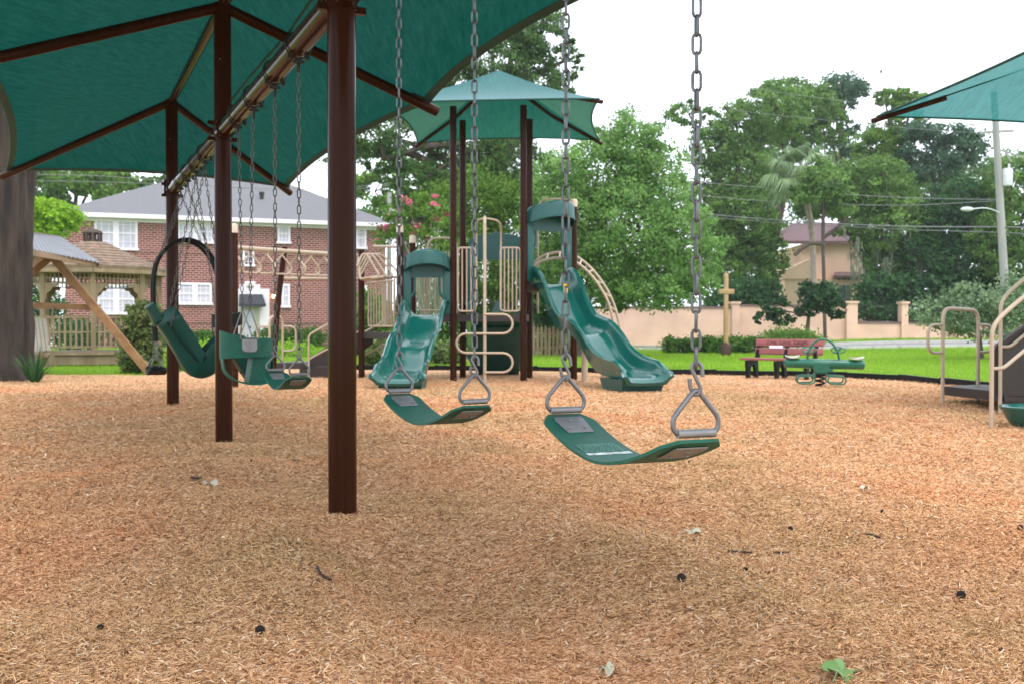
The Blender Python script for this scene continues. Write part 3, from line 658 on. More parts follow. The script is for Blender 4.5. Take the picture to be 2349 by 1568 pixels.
    m = MB(); m.tube([P3(-.25, 1.50, -.1), P3(-.25, 1.50, .1)], .013, 8); m.tube([P3(.24, 1.55, -.1), P3(.24, 1.55, .1)], .013, 8); m.build('cross_bar', M['black'], t)
    for s in (-1, 1):
        h = P3(0, CH_TOP, -s*HP*.9)
        for yy, zz in ((-.22, 1.55), (.2, 1.63)):
            m = MB(); m.chain(h, P3(yy, zz, -s*.12), .046, .0036, .0125, .2); m.build('chain', M['chain_dark'], t)
        m = MB(); m.chain(P3(-.27, .72, -s*.07), P3(-.27, .58, -s*.12), .04, .0035, .014); m.tube(smooth_path([P3(-.27+a, b, -s*.14) for a, b in ((-.04, .47), (-.055, .50), (0, .575), (.055, .50), (.04, .47))], 4), .0045, 8); m.build('triangle_ring', M['steel'], t)
    m = MB(); k0 = len(m.v); belt_seat(m, .085, .05, .16, .035)
    rot = Matrix.Translation(P3(-.27, .475))@Matrix.Rotation(YAW, 4, 'Z'); m.v = [tuple(rot@Vector(v)) for v in m.v]; m.build('belt_seat', M['black'], t)
    m = MB()
    def ring3(u, v, tt):
        a = 2*math.pi*u; r = 1-tt/.15; cy = math.cos(a); return P3(.40+.15*cy*r, .98+.03*max(0, cy)-.13*v, .125*math.sin(a)*r)
    m.slab(ring3, 30, 4, .011); bk = m.build('bucket_seat', M['black'], t)
    m = MB(); m.slab(lambda u, v, tt: P3(.40+.14*math.cos(math.pi*u), .86-.18*math.sin(math.pi*u)**.6+tt, (2*v-1)*(.035+.06*math.sin(math.pi*u))), 12, 4, .012); m.build('seat_sling', M['black'], bk)
    for s in (-1, 1): m = MB(); m.tube([P3(.34, .985, s*.127), P3(.372, 1.16, s*.08), P3(.43, .985, s*.127)], .0045, 6); m.build('triangle_ring', M['steel'], t)
# ================================================================== PLAY STRUCTURE (three decks, three slides, roof, ladders)
def rail(m, pts, r, n=8, seg=4): m.tube(smooth_path(pts, seg), r, n)
def fillet(pts, r, n=5, closed=False):
    P = [Vector(p) for p in pts]; out = []
    N = len(P)
    for i, p in enumerate(P):
        if not closed and i in (0, N-1): out.append(p); continue
        a = (P[i-1]-p); b = (P[(i+1) % N]-p); rr = min(r, a.length*.49, b.length*.49); A = p+a.normalized()*rr; Bq = p+b.normalized()*rr
        for k in range(n+1): t = k/n; out.append(A*(1-t)**2+p*2*t*(1-t)+Bq*t*t)
    return out
def slide(t, name, top, direc, prof, width, lip=.24, label=None, foot=None):
    """prof: (distance, floor z, lip height) along direc (unit, horizontal)"""
    direc = Vector(direc).normalized(); side = Vector((-direc.y, direc.x, 0)); top = Vector(top)
    path = smooth_path([Vector((a, b, c)) for a, b, c in prof], 6); n = len(path)-1; m = MB()
    sec = [(-1.13, .78, 0), (-1.17, .95, 0), (-1.08, 1.06, 0), (-.97, 1.0, 0), (-.90, .75, 0), (-.82, .35, 0), (-.66, .07, 0), (-.35, 0, 0), (0, -.015, 0)]
    sec = sec+[(-a, b, c) for a, b, c in reversed(sec[:-1])]
    under = [(1.02, .45), (.9, -.12), (.5, -.2), (0, -.2), (-.5, -.2), (-.9, -.12), (-1.02, .45)]
    ring = [(a, b) for a, b, c in sec]+under; K = len(ring); vs = []
    for i, p in enumerate(path):
        tg = (path[min(n, i+1)]-path[max(0, i-1)]); tg.z = 0; tg.normalize(); nx, nz = -tg.y, tg.x
        for a, b in ring:
            h = p.z*b if b > 0 else .26*b; flare = 1+(.10 if i > n-5 else 0)
            vs.append(Vector((top.x, top.y, 0))+direc*(p.x+nx*h)+UP*(p.y+nz*h)+side*(a*width/2*flare))
    fs = [(i*K+k, i*K+(k+1) % K, (i+1)*K+(k+1) % K, (i+1)*K+k) for i in range(n) for k in range(K)]
    fs += [tuple(range(K)), tuple(n*K+k for k in range(K-1, -1, -1))]
    m.add(vs, fs)
    o = m.build(name, M['green_plastic'], t)
    if label: o['label'] = label
    if foot:
        e = Vector((top.x, top.y, 0))+direc*foot[0]; f = MB(); w = width*.5*foot[2]; L = foot[3]
        a = [e+side*(-w*1.12)-direc*L*.6, e+side*(w*1.12)-direc*L*.6, e+side*(w*1.12)+direc*L*.55, e+side*(-w*1.12)+direc*L*.55]; b = [e+side*(-w)-direc*L*.45, e+side*w-direc*L*.45, e+side*w+direc*L*.4, e+side*(-w)+direc*L*.4]
        f.add([v+UP*foot[1] for v in a]+[v-UP*.06 for v in b], [(0, 1, 2, 3), (7, 6, 5, 4), (0, 4, 5, 1), (1, 5, 6, 2), (2, 6, 7, 3), (3, 7, 4, 0)], False); f.build('slide_foot', M['hood_plastic'], o)
    return o
def hood(t, a, b, z0, zp, zs, zc, band, bulge, out):
    """moulded hood between two posts: leg plates, arched back plate and a bulging visor whose rim arches up in the middle"""
    a, b = Vector(a), Vector(b); a.z = b.z = 0; d = (b-a); L = d.length; d.normalize(); out = Vector(out).normalized(); c = (a+b)/2; m = MB(); w = .125; rz = math.atan2(d.y, d.x)
    for s in (-1, 1):
        e = c+d*(s*(L/2-.06)); m.box(e+UP*(z0+zs-band*.6)/2, (w, .07, zs-band*.6-z0), rz=rz, bev=.012)
        br = c+d*(s*(L/2-w-.05)); m.tube(smooth_path([br+UP*zp, br+UP*(zp-.18), br+d*s*.02+UP*(zp-.27), br+d*s*.09+UP*(zp-.33)], 4), .022, 8)
    n = 24; top = [c+d*(L/2-.03)*math.cos(math.pi*k/n)+UP*(zs-.03+(zc-zs)*math.sin(math.pi*k/n))-out*.035 for k in range(n+1)]
    m.prism([c-d*(L/2-.03)+UP*zp-out*.035, c+d*(L/2-.03)+UP*zp-out*.035]+top, out*.05)
    prof = [(0, 1.0, .02), (.5, 1.0, .012), (.85, 1.0, 0), (.97, .93, 0), (1, .8, 0), (1.0, .45, 0), (1.02, .3, 0), (1.02, 0, 0), (.975, 0, 0), (.965, .4, 0), (.95, .85, 0), (.8, .93, 0), (0, .93, 0)]; vs = []
    for r, q, up in prof:
        for k in range(n+1): an = math.pi*k/n; vs.append(c+d*(math.cos(an)*(L/2-.005)*(r if r < .9 else r))+out*(math.sin(an)*bulge*r-.02)+UP*(zs-band+(zc-zs)*math.sin(an)*(1 if r > .5 else .9)+band*q+up))
    m.add(vs, [(i*(n+1)+k, i*(n+1)+k+1, (i+1)*(n+1)+k+1, (i+1)*(n+1)+k) for i in range(len(prof)-1) for k in range(n)])
    return m.build('slide_hood', M['hood_plastic'], t)
def guard(t, a, b, z0, z1, nb, r=.016, open_r=.0):
    a, b = Vector(a), Vector(b); d = b-a; m = MB()
    m.tube(fillet([a+UP*z1, a+UP*z0, b+UP*z0, b+UP*z1], .07, closed=True), r, 8, closed=True)
    for k in range(1, nb+1): p = a+d*(k/(nb+1)); m.tube([p+UP*z0, p+UP*z1], r*.75, 6)
    return m.build('guard_panel', M['tan'], t)
def deckplate(t, pts, z, th=.11):
    m = MB(); m.prism([Vector((p[0], p[1], z-th)) for p in pts], (0, 0, th)); return m.build('deck', M['deck'], t)
def transfer_station(t, a, b, c, rail1, rail2, up, n=4, rise=.2, zt=.22):
    """a-b: visible edge of the low platform, c: depth vector; rail1/rail2: rail post bases, up: horizontal direction the stairs climb"""
    a, b, c, up = Vector(a), Vector(b), Vector(c), Vector(up).normalized(); m = MB(); m.prism([a+UP*(zt-.1), b+UP*(zt-.1), b+c+UP*(zt-.1), a+c+UP*(zt-.1)], (0, 0, .1)); m.build('transfer_platform', M['deck'], t)
def build_play():
    t = thing('play_structure', 'big tan, brown and green climbing structure with a roofed tower and two front slides', 'play structure', (-.3, 16.6, 0))
    V3 = lambda x, y: Vector((x, y, 0))
    D, Fp, E, Gp, H = V3(-.95, 16.12), V3(.185, 16.05), V3(-.85, 17.2), V3(.30, 17.1), V3(1.03, 16.6)
    Bp, C, A = V3(-1.80, 16.0), V3(-1.70, 17.05), V3(-2.60, 17.2); O = V3(*G(538, 887)[:2])
    def post(p, z, cap=None, r=.055):
        m = MB(); m.tube([p+UP*q for q in (-.15, z*.3, z*.6, z)], r, 20); o = m.build('post', M['brown'], t)
        if cap: c = MB(); c.lathe([(r*1.05, 0), (r*1.05, .10), (r*.8, .13), (.001, .14)], p+UP*(z), 16); c.build('post_cap', M['tan_cap'], o)
    EZ, AZ = 4.24, 5.12
    for p in (D, Fp, E, Gp): post(p, 4.42)
    post(H, 2.86, 1, .058); post(Bp, 2.38, 1); post(C, 2.3, 1); post(A, 2.2); post(O, 2.22, 1)
    m = MB(); q = W(653, 567, 15.6); w_ = W(636, 706, 15.5); m.tube([q, w_, Vector((w_.x-.09, w_.y, -.1))], .045, 14); m.build('post', M['brown'], t)
    # roof -----------------------------------------------------------------
    cx, cy, hw, an = -.22, 16.56, 1.66, R(-5); ex = Vector((math.cos(an), math.sin(an), 0)); ey = Vector((-math.sin(an), math.cos(an), 0)); cen = Vector((cx, cy, 0))
    cor = [cen+ex*(i*hw)+ey*(j*hw*.98)+UP*EZ for i, j in ((-1, -1), (1, -1), (1, 1), (-1, 1))]; ap = cen+UP*AZ; m = MB(); hm = MB()
    for k in range(4):
        a, b = cor[k], cor[(k+1) % 4]
        def fn(u, v): kk = 4*u*(1-u); vv = v*(1-.075*kk); return ap.lerp(a.lerp(b, u), vv)-UP*(.10*math.sin(math.pi*vv)*(.5+.5*kk))
        m.grid(fn, 14, 10); hm.tube([fn(u/20, 1) for u in range(21)], .014, 6)
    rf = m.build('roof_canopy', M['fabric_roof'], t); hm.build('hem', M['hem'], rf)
    for k in range(4): m = MB(); d = (cor[k]-ap).normalized(); m.tube([ap-UP*.10, ap.lerp(cor[k], .5)-UP*.15, cor[k]-UP*.035+d*.06], .032, 10); m.build('rafter', M['brown'], t)
    # decks ----------------------------------------------------------------
    deckplate(t, [D, Fp, Gp, E], 1.07); deckplate(t, [Fp, H, Gp], 1.56); deckplate(t, [Bp, D, E, C], 1.06); deckplate(t, [A, Bp, C, A+V3(.1, 1.0)], .78)
    # slides ---------------------------------------------------------------
    mid = (Fp+H)/2; end = V3(1.74, 13.25); dr = (end-mid)
    slide(t, 'slide', mid, dr, [(-.12, 1.56, .20), (.08, 1.56, .27), (.22, 1.50, .30), (.42, 1.33, .30), (.74, 1.03, .27), (1.02, .86, .24), (1.32, .80, .22), (1.62, .74, .22), (1.9, .58, .24), (2.2, .37, .25), (2.52, .245, .25), (2.85, .215, .22), (3.12, .20, .20), (3.30, .185, .135), (3.40, .13, .10)], .60, label='tall wavy green slide on the right', foot=(2.98, .17, .95, .62))
    mid = (Bp+D)/2+V3(.0, -.02); end = V3(-1.575, 13.65); dr = end-mid
    slide(t, 'slide', mid, dr, [(-.1, 1.06, .18), (.08, 1.06, .25), (.24, 1.0, .27), (.5, .80, .25), (.8, .64, .23), (1.08, .56, .22), (1.35, .42, .23), (1.62, .24, .24), (1.9, .17, .22), (2.12, .16, .20), (2.28, .14, .14), (2.36, .09, .09)], .62, label='short wavy green slide on the left', foot=(2.02, .13, .92, .4))
    mid = (E+Gp)/2; slide(t, 'slide', mid, Vector((.0, 1, 0)), [(-.1, 1.06, .22), (.1, 1.05, .3), (.3, .9, .3), (.7, .5, .28), (1.05, .2, .26), (1.25, .14, .2)], .92, label='wide double slide behind the tower'); m = MB(); sk = mid
    m.prism([sk+V3(-.44, .22)+UP*.86, sk+V3(.46, .22)+UP*.86, sk+V3(.40, 1.12)-UP*.05, sk+V3(-.36, 1.12)-UP*.05], (0, .05, 0)); m.build('slide_skirt', M['hood_plastic'], t)
    # hoods ----------------------------------------------------------------
    nrm = lambda a, b: Vector(((b-a).y, -(b-a).x, 0)).normalized()
    hood(t, Bp+V3(.06, 0), D-V3(.05, 0), 1.06, 1.66, 1.975, 2.10, .235, .42, nrm(Bp, D)); hood(t, Fp+(H-Fp)*.06, H-(H-Fp)*.06, 1.6, 2.43, 2.77, 2.90, .26, .42, nrm(Fp, H)); hood(t, E+V3(.06, 0), Gp-V3(.05, 0), 1.1, 2.02, 2.34, 2.50, .22, .3, -nrm(E, Gp))
    # barrier panels and the S climber on the tower front ------------------------
    X = lambda px, y: Vector(((px-1174.5)/F*y, y, 0))
    yb = 16.05; guard(t, X(1050, yb), X(1091, yb), 1.12, 2.14, 3); guard(t, X(1148, yb), X(1194, yb), 1.12, 2.14, 4)
    m = MB(); pc = X(1112, 15.45); top = 2.58
    m.tube([pc-UP*.1, pc+UP*1.2, pc+UP*(top-.1)], .026, 12); rail(m, [pc+UP*(top-.12), pc+V3(0, .05)+UP*(top-.02), pc+V3(0, .16)+UP*top], .026)
    for s, pxs in ((-1, 1093), (1, 1149)):
        e = X(pxs, yb); m.tube(fillet([pc+V3(0, .12)+UP*(top-.02), Vector((e.x, yb-.25, top-.03)), Vector((e.x, yb-.02, top-.25)), Vector((e.x, yb, 1.2))], .16, 6), .017, 8)
    m.build('climber_pole', M['tan'], t)
    m = MB(); zr = [W(0, y, 15.45).z for y in (721, 765, 809, 853)]; xr = X(1176, 15.45).x; xl = X(1047, 15.45).x; yy = 15.43
    pts = [Vector((pc.x, yy, zr[0]))]
    def bend(xe, za, zb): rr = (za-zb)/2; s = 1 if xe > pc.x else -1; return [Vector((xe-s*rr+s*rr*math.sin(math.pi*k/8), yy, (za+zb)/2+rr*math.cos(math.pi*k/8))) for k in range(9)]
    pts += bend(xr, zr[0], zr[1])+bend(xl, zr[1], zr[2])+bend(xr, zr[2], zr[3])+[Vector((pc.x, yy, zr[3]))]
    m.tube(pts, .019, 10); m.build('climber_loop', M['tan'], t)
    guard(t, A+V3(.12, .0), Bp-V3(.1, -.05), .88, 1.62, 8); guard(t, A+V3(.25, 1.0), C-V3(.1, 0), .88, 1.75, 7); guard(t, C+V3(.1, 0), E-V3(.1, 0), 1.15, 2.0, 6)
    m = MB(); m.tube([A+V3(.3, .1)+UP*.7, V3(A.x+.45, A.y-.2)-UP*.1], .017, 8); m.tube([A+V3(.55, .1)+UP*.7, V3(A.x+.75, A.y-.3)-UP*.1], .017, 8); m.build('brace', M['tan'], t)
    # tall bent hoops on the tops behind the hoods
    for c_, w_, z_ in ((C+V3(.5, .1), .26, 2.4), (Gp+V3(.45, .3), .3, 3.1)):
        m = MB(); m.tube(fillet([c_-V3(w_, 0)+UP*1.1, c_-V3(w_, 0)+UP*z_, c_+V3(w_, 0)+UP*z_, c_+V3(w_, 0)+UP*1.1], .2, 6), .018, 8); m.build('entry_hoop', M['tan'], t)
    # arched ladder behind the tall slide -------------------------------------
    arcs = ([(1218, 612), (1245, 588), (1285, 579), (1321, 588), (1360, 620), (1393, 666), (1413, 713), (1424, 770), (1428, 860)], [(1214, 622), (1240, 600), (1283, 592), (1319, 601), (1349, 624), (1376, 658), (1398, 702), (1410, 765), (1414, 860)])
    rails = []
    for k, dd in ((0, 17.2), (1, 16.75)):
        q = [W(px, py, dd) for px, py in arcs[k]]; q[-1].z = -.1; q = smooth_path(q, 6); rails.append(q); m = MB(); m.tube(q, .024, 8); m.build('arch_rail', M['tan'], t)
    m = MB()
    for k in range(8, 46, 4): m.tube([rails[0][k], rails[1][k]], .017, 6)
    m.build('rung', M['tan'], t)
    m = MB(); lg = V3(*G(1341, 874)[:2]); m.tube([lg-UP*.1, lg+UP*.74], .05, 16); m.build('slide_leg', M['tan'], t)
    for px, py in ((1396, 833), (1382, 848)): m = MB(); q = W(px, py, 17.2); m.lathe([(.001, -.02), (.12, -.02), (.13, 0), (.12, .02), (.001, .025)], q, 16); m.tube([q, Vector((q.x, q.y, -.1))], .02, 8); m.build('pod_step', M['tan'], t)
    # overhead ring ladder -----------------------------------------------------
    m = MB(); a = Vector((O.x-.2, O.y-.03, 2.02)); b = Vector((A.x-.05, A.y, 2.09)); m.tube([a, b], .036, 12)
    a2 = a+V3(.55, .75); b2 = b+V3(.2, 1.0); a2.z = 2.0; m.tube([W(640, 639, 16.4), W(830, 641, 17.6)], .03, 10); m.build('overhead_beam', M['tan'], t)
    for k in range(8):
        m = MB(); p = a.lerp(b, .09+.105*k); w_ = .17; dx = Vector((.80, .6, 0)) if k % 2 else Vector((.95, -.3, 0)); q = [p+dx*.035-UP*.02, p-dx*w_-UP*.27, p-dx*(w_-.05)-UP*.36, p+dx*(w_-.05)-UP*.36, p+dx*w_-UP*.27, p-dx*.035-UP*.02]
        m.tube(fillet(q, .05, 4), .0155, 8); m.build('hand_ring', M['tan'], t)
    for k in range(4):     # the bent hand rails that drop to the deck
        m = MB(); o_ = Vector((0, .16*k, 0)); h_ = 9*k; m.tube(fillet([W(818, 612+k*5, 16.5)+o_, W(832+h_*.5, 582-k*1.5, 16.6)+o_, W(842+h_, 584-k*1.5, 16.6)+o_, W(862+h_*1.5, 618, 16.5)+o_, W(872+h_*1.5, 633, 16.4)+o_*.5, W(826, 640, 16.4)+o_], .07, 4), .018, 8); m.build('bent_rail', M['tan'], t)
    m = MB(); m.tube(fillet([W(880, 636, 16.3), W(826, 641, 16.5), W(822, 590, 16.6)], .05, 4), .022, 8); m.tube([W(858, 565, 17.0), W(913, 566, 16.3)], .022, 8); m.build('bent_rail', M['tan'], t)
    # stairs with handrails on the left, from the low platform ----------------------
    s0 = W(706, 838, 17.6); m = MB(); prof = [W(706, 822, 17.4), W(750, 795, 17.4), W(800, 765, 17.4), W(826, 752, 17.4), W(826, 790, 17.4), W(760, 838, 17.4), W(706, 838, 17.4)]; m.prism(prof, (0, .04, 0)); m.prism([p+Vector((.1, .9, 0)) for p in prof], (0, .04, 0))
    for k in range(4): f = (k+.5)/4; m.prism([W(708+110*f, 826-66*f, 17.42), W(730+110*f, 826-66*f, 17.42), W(730+110*f, 826-66*f, 17.42)+Vector((.1, .88, 0)), W(708+110*f, 826-66*f, 17.42)+Vector((.1, .88, 0))], (0, 0, .03))
    m.build('stairs', M['deck'], t)
    for o_ in (Vector((0, 0, 0)), Vector((.75, .9, 0))):
        m = MB(); ps = W(708, 868, 17.2)+o_; ps.z = -.1
        m.tube(fillet([ps, W(708, 768, 17.2)+o_, W(755, 742, 17.2)+o_, W(815, 705, 17.2)+o_], .07), .019, 8); m.tube(fillet([W(708, 830, 17.2)+o_, W(709, 823, 17.2)+o_, W(770, 790, 17.2)+o_, W(822, 760, 17.2)+o_], .05), .016, 8); m.build('handrail', M['tan'], t)
    m = MB(); m.prism([W(622, 832, 17.3), W(706, 831, 17.3), W(706, 831, 17.3)+V3(.15, .9), W(622, 832, 17.3)+V3(.15, .9)], (0, 0, -.1)); m.box(W(640, 850, 17.5)-UP*.05, (.1, .1, .35)); m.box(W(725, 850, 17.5)-UP*.02, (.5, .4, .2)); m.build('transfer_platform', M['deck'], t)
    m = MB()
    l, r = W(618, 700, 17.2), W(648, 700, 17.5); l.z = r.z = 0
    m.tube(fillet([l-UP*.1, l+UP*1.06, r+UP*1.06, r-UP*.1], .14, 6), .021, 10)
    for p, s in ((l, -1), (r, 1)): m.tube(fillet([p+UP*.88, p+V3(s*.22, .05)+UP*.88, p+V3(s*.22, .05)+UP*.45, p+UP*.45], .14, 6), .017, 8)
    m.build('grab_rail', M['tan'], t)
    # right-hand side wings seen over the tower deck
    m = MB(); m.prism([W(1062+15, 717, 17.25), W(1090, 717, 17.25), W(1088, 688, 17.25), W(1080, 684, 17.25)], (0, .3, 0)); m.prism([W(1128, 716, 17.25), W(1150, 716, 17.25), W(1144, 692, 17.25), W(1139, 688, 17.25)], (0, .3, 0)); m.build('slide_wing', M['green_plastic'], t)
    return t
def build_right_play():
    t = thing('stair_climber', 'tan railed entry stair with black steps at the right edge', 'play structure', G(2290, 945))
    V3 = lambda x, y: Vector((x, y, 0)); a = V3(*G(2162, 927)[:2]); b = V3(*G(2243, 923)[:2]); m = MB()
    m.tube(fillet([a-UP*.1, a+UP*1.07, b+UP*1.05, b-UP*.1], .13, 7), .0205, 12)
    d = (b-a).normalized()
    for p, s in ((a, -1), (b, 1)): m.tube(fillet([p+UP*.885, p+d*(s*.235)+UP*.885, p+d*(s*.235)+UP*.575, p+UP*.575], .15, 7), .0175, 10)
    m.build('grab_rail', M['tan'], t)
    p0 = W(2160, 886, 11.2); p1 = W(2290, 897, 10.2); zt = .2; p0.z = p1.z = zt-.1; back = Vector((.62, .35, 0)); m = MB()
    p1 = p0+(p1-p0)*1.1; m.prism([p0+Vector((.02, 0, 0)), p1, p1+back, p0+back], (0, 0, .1)); m.build('transfer_platform', M['deck'], t); m = MB(); q = (p1+p0)*.5+back*.7; m.box((q.x+.1, q.y, .05), (.12, .12, .22)); m.build('support', M['tan'], t)
    n1 = G(2274, 981); n2 = G(2294, 945); up = Vector((.93, .36, 0)).normalized()
    for base, zt_, zm_ in ((n1, .85, .51), (n2, 1.12, .695)):
        m = MB(); zt_, zm_ = (1.0, .56) if base is n1 else (1.12, .66)
        if base is n1: zt_ = .86; zm_ = .505
        sl = .62
        m.tube(fillet([base-UP*.1, base+UP*zt_, base+up*.16+UP*(zt_+.13), base+up*1.6+UP*(zt_+.13+1.45*sl)], .12, 6), .0185, 12)
        m.tube(fillet([base+UP*zm_, base+up*.13+UP*zm_, base+up*1.6+UP*(zm_+1.47*sl)], .05, 4), .016, 10); m.tube([base+up*1.55-UP*.1, base+up*1.55+UP*1.9], .0185, 10); m.build('handrail', M['tan'], t)
    s0 = n2+Vector((-.02, .08, 0)); m = MB()
    for o in (Vector((-.04, -.07, 0)), Vector((.5, .95, 0))):
        q = s0+o; pr = [q+UP*.16, q+UP*.62, q+up*.05+UP*.68, q+up*1.6+UP*1.5, q+up*1.6+UP*.95, q+up*.45+UP*.16]; m.prism(pr, (-.015, .04, 0))
    for k in range(4): q = s0+up*(.08+.36*k)+UP*(.36+.2*k); m.prism([q, q+up*.3, q+up*.3+Vector((.5, .95, 0)), q+Vector((.5, .95, 0))], (0, 0, .03))
    m.prism([s0+up*.05-UP*.1, s0+up*1.2-UP*.1, s0+up*1.2+Vector((.3, .6, 0))-UP*.1, s0+up*.05+Vector((.3, .6, 0))-UP*.1], (0, 0, .255)); m.build('stairs', M['deck'], t)
    # green spinner bowl
    c = G(2372, 980); c.z = 0; m = MB(); m.lathe([(.10, 0), (.17, .012), (.215, .07), (.255, .145), (.275, .165), (.275, .182), (.262, .186), (.24, .165), (.19, .09), (.1, .05), (.001, .045)], c, 32); tag(m.build('spinner_bowl', M['green_plastic']), 'round green spinner bowl on the mulch at the right edge', 'spinner seat')
    # right shade roof ----------------------------------------------------
    t = thing('shade_roof', 'thin green pyramid shade roof at the upper right, paled for lens flare', 'shade canopy', (6.2, 9.4, 0))
    c0 = W(2012, 268, 11.2); n = Vector((.27, -2.7, 0)).normalized(); f = Vector((1.92, .52, 0)).normalized(); S = 3.9; ap = c0+n*S/2+f*S/2+UP*.62; cor = [c0, c0+n*S, c0+n*S+f*S, c0+f*S]; m = MB(); hm = MB()
    for k in range(4):
        a, b = cor[k], cor[(k+1) % 4]
        def fn(u, v): kk = 4*u*(1-u); vv = v*(1-.06*kk); return ap.lerp(a.lerp(b, u), vv)-UP*(.09*math.sin(math.pi*vv)*(.4+.6*kk))
        m.grid(fn, 14, 10); hm.tube([fn(u/20, 1) for u in range(21)], .014, 6); hm.tube([fn(0, v/10)-UP*.012 for v in range(11)], .008, 6)
    r_ = m.build('canopy', M['fabric_flare'], t); hm.build('hem', M['hem'], r_)
    for k in range(4): m = MB(); d = (cor[k]-ap).normalized(); m.tube([cor[k]-d*.75-UP*.06, cor[k]-UP*.03+d*.06], .03, 10); m.build('rafter_end', M['brown'], t)
    pc = Vector((ap.x, ap.y, 0)); m = MB(); m.tube([pc-UP*.1, pc+UP*(ap.z-.02)], .057, 18); m.build('post', M['brown'], t)
# ================================================================== BENCH, SPRING RIDER, CROSS, SMALL THINGS ON THE MULCH
def build_bench():
    o = G(1711, 866); u = Vector((.775, -.63, 0)).normalized(); bk = Vector((-u.y, u.x, 0)); yaw = math.atan2(u.y, u.x)
    t = thing('park_bench', 'maroon slatted bench with engraved words and dark arched legs', 'bench', (o.x, o.y, 0), yaw); L = 1.22
    def lb(name, c, size, mt, rx=0, par=t, bev=.008): m = MB(); m.box(c, size, m=Matrix.Rotation(rx, 3, 'X'), bev=bev); return m.build(name, mt, par, world=False)
    for k in range(3): lb('seat_slat', (L/2-.06, .00+.13*k, .325), (L+.05, .115, .038), M['maroon'])
    s1 = lb('back_slat', (L/2-.02, .41, .45), (L, .036, .115), M['maroon'], R(-12)); s2 = lb('back_slat', (L/2-.02, .44, .60), (L, .036, .125), M['maroon'], R(-12))
    lb('plaque', (L*.30, .40, .524), (.25, .012, .05), M['white'], R(-12), bev=.002)
    for x in (.03, L/2-.06, L-.15):
        m = MB(); w = .055
        out = [(-.04, .30), (-.05, .24), (-.02, .12), (-.01, -.1), (.06, -.1), (.065, .05)]+[(.17-.112*math.cos(math.pi*k/8), .05+.185*math.sin(math.pi*k/8)) for k in range(1, 8)]+[(.275, .05), (.30, -.1), (.385, -.1), (.37, .1), (.36, .30)]
        m.prism([Vector((x-w/2, y, z)) for y, z in out], (w, 0, 0)); m.prism([Vector((x-w/2, y, z)) for y, z in ((.33, .30), (.42, .30), (.50, .64), (.455, .64))], (w, 0, 0)); m.build('leg_frame', M['black'], t, world=False)
    cu = bpy.data.curves.new('lettering', 'FONT'); cu.body = 'Live, Love, Laugh'; cu.size = .105; cu.shear = .25; cu.align_x = 'CENTER'; cu.align_y = 'CENTER'; cu.extrude = .0012
    to = bpy.data.objects.new('tmp', cu); COL.objects.link(to); dg = bpy.context.evaluated_depsgraph_get(); me = bpy.data.meshes.new_from_object(to.evaluated_get(dg)); bpy.data.objects.remove(to)
    mt = Matrix.Translation((L/2-.06, .44-.0195, .60))@Matrix.Rotation(R(90-12+0), 4, 'X'); 
    mt = Matrix.Translation((L/2-.06, .44, .60))@Matrix.Rotation(R(-12), 4, 'X')@Matrix.Translation((0, -.0195, 0))@Matrix.Rotation(R(90), 4, 'X'); me.transform(mt)
    lo = link('lettering', me, M['letter'], s2)
